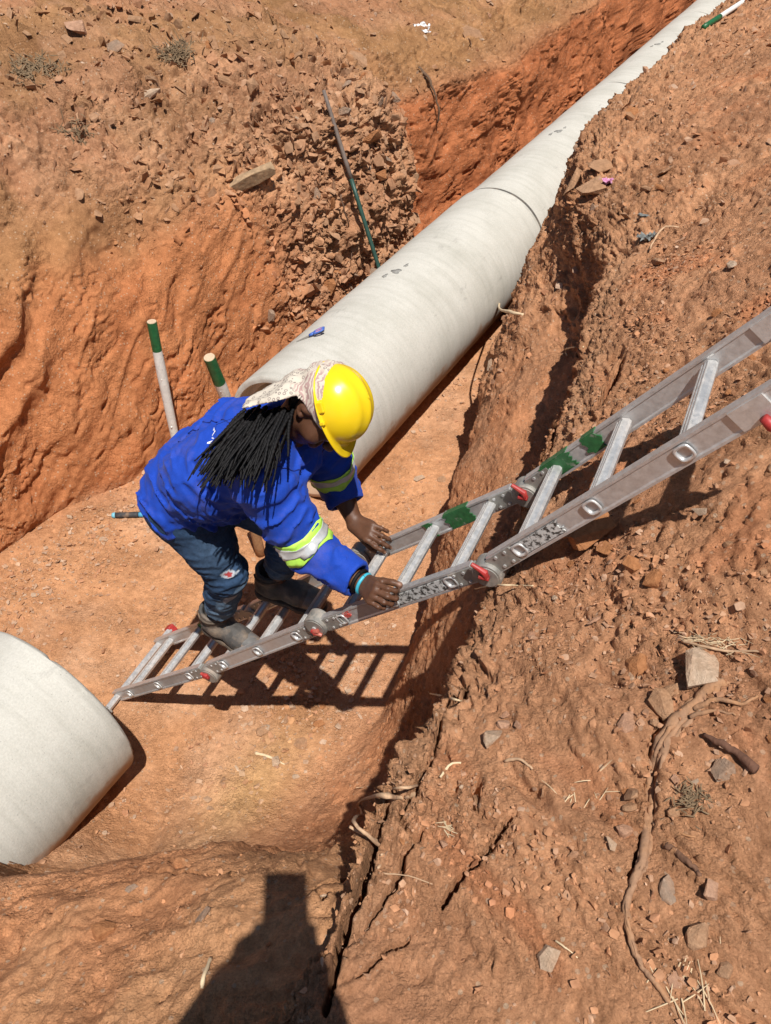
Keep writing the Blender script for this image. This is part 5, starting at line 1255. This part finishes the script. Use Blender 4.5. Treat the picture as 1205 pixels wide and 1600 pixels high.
cellA = np.abs(np.gradient(S, axis=0)*np.gradient(T, axis=1))
dist = np.sqrt(P[..., 0]**2+P[..., 1]**2+(P[..., 2]-CAM_H)**2)
def pick(weight, n):
    w = (weight*cellA).ravel(); w[~np.isfinite(w)] = 0; cdf = np.cumsum(w); idx = np.searchsorted(cdf, gx.random(n)*cdf[-1]); return np.clip(idx, 0, len(w)-1)
view = sstep(-.3, .1, S)*(1-sstep(9.5, 10.5, S))*sstep(-.9, -.5, U)*(1-sstep(6.3, 7, U))
Pf = P.reshape(-1, 3); Nf = NR.reshape(-1, 3); Cf = col.reshape(-1, 3)
def rot_to(nrm, ang):
    n = len(nrm); z = nrm/np.linalg.norm(nrm, axis=1)[:, None]; a = np.where(np.abs(z[:, 2:3]) < .9, np.array([[0, 0, 1.]]), np.array([[1., 0, 0]])); x = np.cross(a, z); x /= np.linalg.norm(x, axis=1)[:, None]; y = np.cross(z, x)
    c, s_ = np.cos(ang)[:, None], np.sin(ang)[:, None]; return np.stack([x*c+y*s_, -x*s_+y*c, z], 2)
def gravel(name, label, weight, n, size, own, tint, sink=.25, tilt=.35):
    """many small stones as one mass; own = share of the soil's own colour"""
    idx = pick(weight, n); base = Pf[idx]+gx.normal(size=(n, 3))*.004*np.array((1, 1, 0)); nr_ = Nf[idx]+gx.normal(size=(n, 3))*tilt; R_ = rot_to(nr_, gx.random(n)*6.28)
    sz = size[0]*np.exp(gx.random(n)**1.9*math.log(size[1]/size[0])); tint = np.array(tint, np.float32); tc_ = tint[gx.integers(0, len(tint), n)]*gx.uniform(.8, 1.15, (n, 1))
    cc = (Cf[idx]*own[0]+tc_*(1-own[0]))*.90; keep = gx.random(n) < own[1]; cc[keep] = Cf[idx][keep]*gx.uniform(.72, .98, (keep.sum(), 1))
    VV = []; FF = []; CC = []; off = 0
    which = gx.integers(0, len(PROTO), n)
    for k, (pv, pt) in enumerate(PROTO):
        m = np.where(which == k)[0]
        if not len(m): continue
        v = np.einsum('nij,pj->npi', R_[m], pv)*sz[m][:, None, None]*.5; low = v[..., 2].min(1); v += base[m][:, None, :]+(Nf[idx[m]]*(sz[m]*(.5*.4-.5*sink))[:, None])[:, None, :]
        VV.append(v.reshape(-1, 3)); FF.append((pt[None]+(np.arange(len(m))*len(pv))[:, None, None]+off).reshape(-1, 3)); CC.append(np.repeat(cc[m], len(pv), 0)); off += len(m)*len(pv)
    me_ = mesh_fast(name, np.concatenate(VV), np.concatenate(FF), False); set_col(me_, np.concatenate(CC)); o = obj(name, me_, M_ROCK); return tag(o, label, 'gravel', kind='stuff')
pal = [(.46, .30, .20), (.50, .36, .25), (.40, .23, .14), (.36, .27, .20), (.52, .42, .32), (.43, .21, .12)]
clus = sstep(-.1, .5, fbm(S*2.1+3, T*2.1, oct=2)); fc = np.exp(-(((S-1.62)/.42)**2+((U-1.28)/.30)**2)); fl2 = np.exp(-(((U-2.95)/.25)**2))*(1-sstep(2.5, 3.5, S))
gravel('gravel', 'small pale stone chips strewn over the trench floor', view*floor_*(.14+.5*clus+2.6*fc+1.6*fl2), 11000, (.006, .042), (.40, .25), pal, .12, .30)
gravel('gravel', 'crumbs and small stones covering the near right bank', view*bank*(1-sstep(3, 3.4, S))*(.10+clus**2), 14000, (.004, .024), (.60, .55), pal, .25)
gravel('gravel', 'crumbs of soil on the near mound and trench sides', view*(mound*1.3+rwall*.2+lwall*.12)*(.2+clus), 5000, (.004, .018), (.7, .6), pal, .3)
gravel('gravel', 'angular rubble sliding down the stony left wall', view*rubble*(.4+clus), 3800, (.02, .12), (.55, .35), [(.42, .25, .15), (.36, .19, .11), (.47, .30, .19), (.33, .22, .14)], .35, .9)
gravel('gravel', 'loose stones over the far left bank', view*ltop*(.15+clus), 4500, (.012, .075), (.40, .35), pal, .3, .6)
gravel('gravel', 'loose stones over the far right bank', view*(bank+.6*rwall)*sstep(2.6, 3.2, S)*(.25+clus+rubR), 5000, (.010, .060), (.45, .40), pal, .3, .6)

# ---- single stones
ST_M = {'tan': mat_stone('tan_stone', (.46, .30, .19), (.40, .24, .14)), 'pink': mat_stone('pink_stone', (.54, .35, .25), (.48, .27, .18)), 'pale': mat_stone('pale_stone', (.60, .50, .38), (.56, .44, .32)),
        'clod': mat_stone('clay_clod', (.45, .19, .075), (.40, .17, .07)), 'grey': mat_stone('grey_stone', (.36, .31, .25), (.30, .25, .2))}
SHP = {'slab': [hull_mesh('stone', 15, (1, .8, .26), 200+i, .3) for i in range(3)], 'round': [hull_mesh('stone', 34, (1, .82, .6), 210+i, .15) for i in range(3)], 'block': [hull_mesh('stone', 13, (1, .75, .55), 220+i, .45) for i in range(4)], 'shard': [hull_mesh('stone', 11, (1, .45, .28), 230+i, .3) for i in range(3)]}
SHPM = {}
def stone(h, nr, size, shape, mat, rz, label, group=None, sink=.35, tilt=.0, k=0, name='stone', cat='stone', asp=1.0):
    key = (shape, k % len(SHP[shape]), mat)
    if key not in SHPM: m_ = SHP[shape][key[1]].copy(); m_.materials.append(ST_M[mat]); SHPM[key] = m_
    o = bpy.data.objects.new(name, SHPM[key]); C.objects.link(o); o.scale = (size*.5*asp, size*.5, size*.5)
    o.location = h+nr*(size*.5*(.3 if shape == 'slab' else .6)*(1-2*sink)); q = Vector((0, 0, 1)).rotation_difference(nr); o.rotation_euler = (q.to_matrix() @ Matrix.Rotation(rz, 3, 'Z') @ Matrix.Rotation(tilt, 3, 'X')).to_euler()
    return tag(o, label, cat, group)
NAMED = [  # px, py, size, shape, material, rz, tilt, sink, aspect, label
 (1104, 1048, .088, 'block', 'pale', 1.3, .35, .30, 1.15, 'large pale faceted rock at the top end of the thick root', 0),
 (1034, 1100, .056, 'round', 'tan', 1.9, .0, .30, 1.2, 'tan egg-shaped stone left of the thick root below the faceted rock', 0),
 (1052, 1080, .046, 'slab', 'tan', .5, .3, .30, 1.0, 'flat round stone between the faceted rock and the thick root', 1),
 (998, 1040, .062, 'round', 'clod', .4, .0, .40, 1.1, 'dark sunken clod left of the pale faceted rock', 1),
 (884, 862, .135, 'block', 'clod', 1.45, 1.1, -.35, .80, 'tall orange clay clod leaning on the ladder\'s lower rail', 1),
 (940, 846, .120, 'block', 'clod', .2, .2, -.05, 1.1, 'broad orange clay clod right of the tall clod by the ladder', 2),
 (992, 886, .060, 'block', 'clod', .9, .3, .15, .9, 'small brick-red clay clod below the broad clod', 3),
 (1022, 908, .050, 'round', 'clod', .9, .0, .30, 1.1, 'rounded brown clod right of the brick-red clod', 2),
 (950, 860, .055, 'slab', 'clod', 2.1, .3, .2, 1.2, 'flat orange clod wedged between the two bigger clods', 0),
 (1097, 800, .050, 'shard', 'pale', 2.2, .0, .3, 1.1, 'cream elongated stone beside the ladder shadow on the bank', 0),
 (776, 1155, .058, 'block', 'pale', 1.7, .2, .25, .9, 'cream stone with a dark hollow at its left on the right bank', 0),
 (743, 1262, .060, 'slab', 'tan', 1.6, 1.2, .25, 1.2, 'tan slab standing on edge in a hollow of the right bank', 1),
 (1091, 1461, .048, 'round', 'tan', .7, .0, .30, 1.1, 'round tan stone in the lower right with a crescent shadow', 1),
 (858, 1496, .050, 'slab', 'pale', .6, .2, .30, 1.0, 'pale angular stone near the bottom of the right bank', 2),
 (975, 1300, .034, 'round', 'pink', .3, .0, .35, 1.0, 'pinkish white oval stone left of the thick root', 2),
 (955, 1321, .036, 'shard', 'pale', 2.3, .0, .3, 1.0, 'yellowish rectangular chip below the pinkish oval stone', 1),
 (986, 1265, .030, 'round', 'tan', .3, .0, .3, 1.0, 'small round clod in a pit just left of the root', 0),
 (1058, 1535, .036, 'slab', 'pink', .5, .2, .3, 1.0, 'pink-white angular stone at the lower right beside dry grass', 0),
 (1043, 1392, .040, 'slab', 'grey', 1.7, .1, .35, 1.3, 'grey flaky stone right of the root\'s lower half', 1),
 (1130, 1205, .050, 'slab', 'grey', .7, .0, .42, 1.1, 'flat grey stone sunk between the side roots', 0),
 (980, 1130, .052, 'slab', 'pink', 1.4, .1, .35, 1.1, 'flat pink stone left of the thick root\'s upper bend', 1),
 (930, 972, .034, 'shard', 'pink', .2, .0, .3, 1.2, 'long pink stone on the bank below the clods', 2),
 (790, 1120, .026, 'block', 'pink', .9, .1, .3, 1.0, 'little pink stone above the cream stone on the bank', 1),
 (1145, 418, .070, 'shard', 'pale', 1.45, .0, .25, 1.0, 'upright cream chip on the right bank near the right edge', 2),
 (905, 289, .15, 'shard', 'tan', .5, .0, .1, 1.1, 'pale shelf-like slab jutting over the pipe from the right bank', 0),
 (925, 303, .17, 'block', 'tan', .6, .1, .25, 1.0, 'big square block under the pink wrapper on the right bank', 1),
 (940, 263, .15, 'slab', 'tan', .4, .3, .2, 1.3, 'flat slab behind the pink wrapper on the right bank', 2),
 (1030, 415, .09, 'shard', 'tan', 2.4, .3, .2, 1.1, 'tilted plate of stone below the grey rag', 1),
 (1010, 300, .06, 'block', 'tan', 2.4, .3, .2, 1.1, 'square stone right of the pink wrapper', 0),
 (410, 1143, .066, 'slab', 'tan', .9, .0, .05, 1.1, 'large flat tan stone on the floor below the ladder shadow', 1),
 (498, 1132, .060, 'slab', 'clod', .3, .0, .05, 1.0, 'flat orange stone among the floor chips below the ladder', 2),
 (470, 1163, .070, 'slab', 'tan', .1, .0, .2, 1.1, 'squarish half-buried stone in the middle of the floor chips', 0),
 (462, 1214, .036, 'slab', 'pale', .4, .1, .05, 1.0, 'cream angular chip at the lower edge of the floor chips', 1),
 (545, 1081, .034, 'block', 'pale', .4, .1, .25, 1.0, 'white pebble just below the worker\'s shadow', 2),
 (544, 1110, .040, 'shard', 'pale', .2, .1, .25, 1.2, 'long white chip below the white pebble on the floor', 2),
 (448, 1125, .050, 'shard', 'tan', 1.5, .1, .25, 1.2, 'long pale stone standing up among the floor chips', 0),
 (162, 843, .050, 'slab', 'pale', .2, .1, .05, 1.1, 'cream stone on the floor left of the hammer', 1),
 (655, 748, .060, 'slab', 'pale', .2, .1, .05, 1.3, 'cream flat stone on the floor under the pipe mouth', 2),
 (690, 750, .060, 'slab', 'tan', .5, .1, .25, 1.1, 'tan flat stone right of the cream one below the pipe', 0),
 (766, 572, .070, 'slab', 'pale', 1.0, .1, .3, 1.2, 'pale triangular stone on the floor beside the right wall', 1),
 (577, 214, .22, 'slab', 'clod', .9, .7, .1, 1.1, 'reddish flat slab sticking out of the stony wall beside the rod', 1),
 (556, 96, .16, 'slab', 'tan', .3, .3, .2, 1.3, 'grey-tan slab with a dark underside on the far left bank', 0),
 (118, 48, .15, 'block', 'pink', .6, .2, .3, 1.0, 'pinkish block at the top left corner of the bank', 1),
 (180, 75, .12, 'slab', 'grey', .6, .4, .2, 1.0, 'grey tilted slab right of the pinkish block at the top left', 2),
 (235, 148, .13, 'shard', 'pale', .6, .1, .3, 1.2, 'pale oblong stone in the upper left bank', 0),
 (735, 52, .20, 'slab', 'tan', .3, .1, .4, 1.4, 'wide flat stone half buried right of the white plastic', 2),
 (318, 1432, .050, 'slab', 'grey', .5, .1, .35, 1.2, 'flat grey stone on the near mound left of the shadow', 1),
 (205, 1388, .028, 'slab', 'grey', .5, .1, .3, 1.2, 'small grey stone in the near mound further left', 2),
 (160, 1455, .060, 'round', 'clod', .5, .0, .45, 1.1, 'smooth sunken clod on the near mound at the lower left', 2),
 (505, 1396, .026, 'shard', 'pale', .5, .1, .2, 1.3, 'white chip right of the phone\'s shadow', 1),
]
for i, (px, py, sz, shp, mt, rz, tl, sk_, asp, lab, k) in enumerate(NAMED):
    h, nr = on_ground(px, py)
    if h is None: continue
    stone(h, nr, sz, shp, mt, rz, lab, None, sk_, tl, k, 'clay_clod' if mt == 'clod' and ('clod' in lab) else 'stone', 'clod' if mt == 'clod' and ('clod' in lab) else 'stone', asp)
# repeats: mid-sized stones that nothing tells apart, by where they lie
def scatter(weight, n, size, mats, shapes, label, group, sink=.3, tilt=.3):
    idx = pick(weight, n)
    for q, i in enumerate(idx):
        nr = Vector(Nf[i]); nr.normalize()
        stone(Vector(Pf[i]), nr, size[0]+(size[1]-size[0])*gx.random()**2.2, shapes[gx.integers(len(shapes))], mats[gx.integers(len(mats))], gx.random()*6.28, label, group, sink, gx.normal()*tilt, int(gx.integers(0, 4)), asp=gx.uniform(.85, 1.25))
vw2 = sstep(.2, .4, S)*(1-sstep(2.2, 2.6, S))*sstep(-.45, -.3, U)
scatter(vw2*bank, 85, (.016, .040), ['tan', 'pink', 'tan', 'pale', 'clod', 'clod'], ['slab', 'block', 'shard', 'round'], 'small loose stone half sunk in the near right bank', 'small stones on the near right bank', .36)
scatter(view*floor_*(.1+.4*fl2+3*fc)*(1-sstep(4.5, 5, S)), 70, (.022, .05), ['tan', 'tan', 'pink', 'clod', 'pale'], ['slab', 'slab', 'shard', 'block'], 'small flat stone lying on the trench floor', 'small stones on the trench floor', .15, .15)
scatter(view*rubble*sstep(3.4, 3.8, S), 60, (.06, .15), ['tan', 'clod', 'tan', 'grey'], ['slab', 'block', 'shard'], 'angular brown rock sticking out of the stony left wall', 'rocks in the stony left wall', .3, .9)
scatter(view*ltop*(1-sstep(5.6, 6, U)), 45, (.04, .11), ['tan', 'pink', 'pale', 'clod'], ['slab', 'block', 'shard'], 'loose stone scattered on the far left bank', 'stones on the far left bank', .3, .4)
scatter(view*bank*sstep(2.8, 3.3, S)*(1-sstep(8, 9, S)), 40, (.035, .11), ['tan', 'pink', 'clod', 'tan'], ['slab', 'block', 'shard'], 'loose stone scattered on the far right bank', 'stones on the far right bank', .3, .5)
# ------------------------------------------------------------------ roots, straw, grass, old timber
def path(pts, lift=.0, sub=4, jit=.0, seed=0):
    r = np.random.default_rng(seed); q = []
    for p in pts:
        h, nr = on_ground(p[0], p[1]); q.append(np.array(h)+np.array(nr)*(p[2] if len(p) > 2 else lift))
    q = np.array(q); n = len(q); xs = np.linspace(0, n-1, (n-1)*sub+1); o = []
    for x in xs:
        i = min(int(x), n-2); t = x-i; p0, p1, p2, p3 = q[max(i-1, 0)], q[i], q[i+1], q[min(i+2, n-1)]
        o.append(.5*((2*p1)+(-p0+p2)*t+(2*p0-5*p1+4*p2-p3)*t*t+(-p0+3*p1-3*p2+p3)*t**3))
    o = np.array(o); return o+r.normal(size=o.shape)*jit
def root(name, pts, r0, r1, mat, label, cat, lift=.0, jit=.0012, seed=0, parts=None, n=10, group=None):
    q = path(pts, lift, 5, jit, seed); b0 = q[0].copy(); r_ = np.random.default_rng(seed)
    t = empty(name, b0, 0, label, cat, group)
    def tube(nm, q, ra, rb, n_):
        m = len(q); ph = r_.random()*6; rad = [(ra+(rb-ra)*i/(m-1))*(1+.10*math.sin(i*.9+ph)+.09*r_.normal()) for i in range(m)]; MB().tube([p-b0 for p in q], rad, n_).build(nm, mat, t, smooth=True)
    tube('main_stem', q, r0, r1, n)
    for k, (pp, ra, rb, lf) in enumerate(parts or []): tube('side_root', path(pp, lf, 5, jit, seed+k+1), ra, rb, 8)
    return t
MAIN = [(1124, 1060, .004), (1088, 1096, .006), (1055, 1128, .007), (1031, 1165, .008), (1019, 1210, .008), (1014, 1262, .008), (1011, 1315, .008), (1002, 1352, .008), (988, 1385, .008), (979, 1418, .007), (985, 1462, .006), (1002, 1508, .005), (1035, 1550, .004), (1062, 1592, .003)]
def strand(dx, dl, lo=0, hi=99): return [(x+dx*(1-i/13)+2.5*math.sin(i*1.7+dx), y+.3*dx, l+dl) for i, (x, y, l) in enumerate(MAIN) if lo <= i <= hi]
root('tree_root', [(x, y, l-.005) for x, y, l in MAIN], .0120, .0036, M_ROOT, 'thick brown tree root winding down the right bank', 'root', .006, .0012, 4,
     [(strand(9, -.008, 0, 9), .010, .003, 0), (strand(-7, -.007, 1, 8), .0065, .003, 0), (strand(17, -.010, 0, 6), .007, .003, 0), (strand(3, -.001, 2, 11), .0042, .002, 0), ([(1085, 1110), (1120, 1096), (1160, 1100), (1182, 1088)], .006, .002, .006), ([(1080, 1120), (1115, 1110), (1150, 1118)], .005, .0015, .003),
      ([(1022, 1290), (1050, 1298), (1085, 1308)], .003, .0015, .003)])
root('tree_root', [(1100, 1152), (1130, 1166), (1152, 1182), (1182, 1205)], .0045, .0085, mat_simple('dark_root', (.13, .06, .035), .9, .3, 60, bmp=.004), 'short dark root sticking up right of the thick root', 'root', .012, .001, 6)
root('tree_root', [(1045, 1322), (1062, 1338), (1082, 1352), (1096, 1368)], .007, .003, mat_simple('dark_bark', (.16, .08, .045), .9, .3, 60, bmp=.004), 'short dark root below the fork of the thick root', 'root', .004, .001, 8)
root('root', [(650, 1240, .0), (625, 1246, .01), (598, 1252, .02), (572, 1268, .05), (563, 1295, .05), (566, 1310, .05), (582, 1330, .03), (588, 1362, .012)], .0055, .003, M_FINEROOT, 'pale root curling out over the cracked edge of the bank', 'root', 0, .0008, 3,
     [([(570, 1308, .05), (590, 1318, .03), (594, 1338, .02)], .0035, .002, 0)])
root('root', [(654, 1227, .004), (620, 1232, .012), (590, 1240, .025), (563, 1242, .04)], .003, .0018, M_FINEROOT, 'thin pale root above the curling one at the bank edge', 'root', 0, .0006, 5)
root('root', [(818, 492, .0), (805, 492, .04), (794, 489, .06), (781, 485, .08)], .009, .006, M_STRAW, 'pale root end poking out beside the pipe from the right wall', 'root', 0, .001, 6)
root('dry_twig', [(676, 1084, .01), (700, 1087, .012), (722, 1094, .004)], .0034, .0022, M_STRAW, 'pale dry stem bridging the crack at the bank edge', 'stem', 0, .0004, 7)
root('dry_twig', [(745, 922, .01), (780, 917, .012), (815, 915, .010), (836, 917, .006)], .0026, .0016, M_STRAW, 'long pale stem lying under the ladder hinge', 'stem', 0, .0005, 8)
root('dry_twig', [(690, 1215, .003), (703, 1198, .006), (722, 1194, .004)], .0030, .0022, M_STRAW, 'short bent white stem on the right bank', 'stem', 0, .0004, 9)
root('dry_twig', [(790, 1190, .004), (815, 1190, .008), (832, 1202, .003)], .0036, .0022, M_FINEROOT, 'brown bent twig in the middle of the right bank', 'stem', 0, .0005, 10)
root('dry_twig', [(1070, 1005, .008), (1105, 1012, .01), (1150, 1020, .006), (1195, 1018, .004)], .0030, .0022, M_FINEROOT, 'long thin twig above the pale faceted rock', 'stem', 0, .0006, 11)
root('dry_twig', [(592, 1366, .003), (640, 1370, .006), (695, 1388, .003)], .0016, .001, M_FINEROOT, 'thin straight straw across the cracked bank', 'stem', 0, .0004, 12)
root('dry_twig', [(868, 1470, .003), (885, 1482, .005), (905, 1498, .003)], .0016, .001, M_STRAW, 'short straw by the pale angular stone at the bottom', 'stem', 0, .0003, 13)
root('dry_twig', [(1018, 395, .02), (1040, 375, .05), (1062, 362, .02)], .0045, .003, M_FINEROOT, 'dry stick right of the grey rag on the bank', 'stem', 0, .001, 14)
root('dry_twig', [(886, 560, .02), (893, 556, .05), (912, 542, .01)], .0045, .003, M_STRAW, 'bent pale twig over the dark hollow in the right bank', 'stem', 0, .001, 15)
root('root', [(655, 108, .01), (668, 130, .04), (676, 165, .05), (681, 195, .02)], .011, .006, mat_simple('dark_twig', (.12, .07, .04), .9, .3), 'dark root hanging down the far red wall', 'root', 0, .003, 16)
root('root', [(528, 300, .05), (538, 340, .05), (546, 380, .06), (548, 405, .06)], .006, .003, mat_simple('dark_twig2', (.14, .08, .05), .9, .3), 'thin dark root hanging beside the green rod', 'root', 0, .004, 17)
root('tree_root', [(330, 1500, .004), (322, 1530, .010), (318, 1545, .004)], .004, .0035, M_STRAW, 'short pale peg of root on the near mound left of the shadow', 'root', 0, .0003, 18)
root('tree_root', [(400, 1178, .004), (420, 1184, .010), (445, 1195, .004)], .008, .004, M_STRAW, 'curved pale root lying among the floor chips', 'root', 0, .0006, 19)
def tuft(px, py, n, length, spread, mat, label, seed, rad=.0011, name='dry_grass_tuft', up=.35, fan=6.28, lie=0.0):
    h, nr = on_ground(px, py); r = np.random.default_rng(seed); t = empty(name, h, 0, label, 'grass'); b = MB()
    q_ = np.array(Vector((0, 0, 1)).rotation_difference(nr).to_matrix())
    for i in range(n):
        a = lie+(r.random()-.5)*fan+(math.pi if r.random() < .3 else 0); L_ = length*r.uniform(.5, 1.2); s0 = np.array((r.normal()*spread, r.normal()*spread, 0)); d = np.array((math.cos(a), math.sin(a), up*r.uniform(.1, 1.6))); d /= np.linalg.norm(d); be = r.normal(size=3)*.25
        b.tube([q_ @ (s0+d*L_*x+be*L_*x*x*.5+np.array((0, 0, .002))) for x in (0, .35, .7, 1.0)], [rad, rad, rad*.8, rad*.4], 4)
    o = b.build('blades', mat, t, recalc=False); tag(o, kind='stuff'); return t
M_DEADG = mat_simple('dead_grass', (.20, .135, .075), .9, .35, 40)
tuft(1140, 1003, 34, .035, .022, M_STRAW, 'pale dry straw tuft above the faceted rock at the right', 1, .0009, up=.12, fan=1.6, lie=2.6)
tuft(1098, 998, 30, .035, .012, M_STRAW, 'small straw tuft left of the larger one by the twig', 2, .0009, up=.12, fan=1.2, lie=2.4)
tuft(1070, 1548, 16, .060, .022, M_STRAW, 'crossed dry straws at the lower right corner', 3, .0011, up=.12, fan=2.2, lie=1.2)
tuft(1085, 1250, 90, .016, .014, M_DEADG, 'dull grassy clump right of the thick root', 4, .0014)
tuft(795, 888, 16, .04, .014, M_STRAW, 'white straw tuft under the ladder hinge', 5, .0012, up=.2, fan=2.0, lie=.6)
tuft(275, 82, 260, .05, .05, M_DEADG, 'dry brown grass clump on the upper left bank', 6, .0035, up=.7)
tuft(52, 110, 300, .05, .07, M_DEADG, 'dark dead grass clump at the far left edge of the bank', 7, .0035, up=.6)
tuft(122, 215, 90, .05, .05, M_DEADG, 'flattened dark grass patch in the ochre soil at left', 9, .003, up=.3)
tuft(700, 1290, 12, .026, .008, M_STRAW, 'bundle of straw bits by the middle crack of the bank', 10, .0012, up=.1, fan=.9, lie=-.5)
tuft(915, 1255, 14, .04, .03, M_STRAW, 'loose straws left of the round clod on the bank', 11, .0009, up=.1)
# old timber in the stony wall
M_TIMBER = mat_simple('weathered_timber', (.33, .22, .125), .9, .4, 30, bmp=.01, bscale=30)
slab(393, 283, (.17, .045, .030), M_TIMBER, 'timber_offcut', 'weathered wooden offcut jutting from the stony left wall', 'timber', .25, (.9, .15), 5, 1.6)
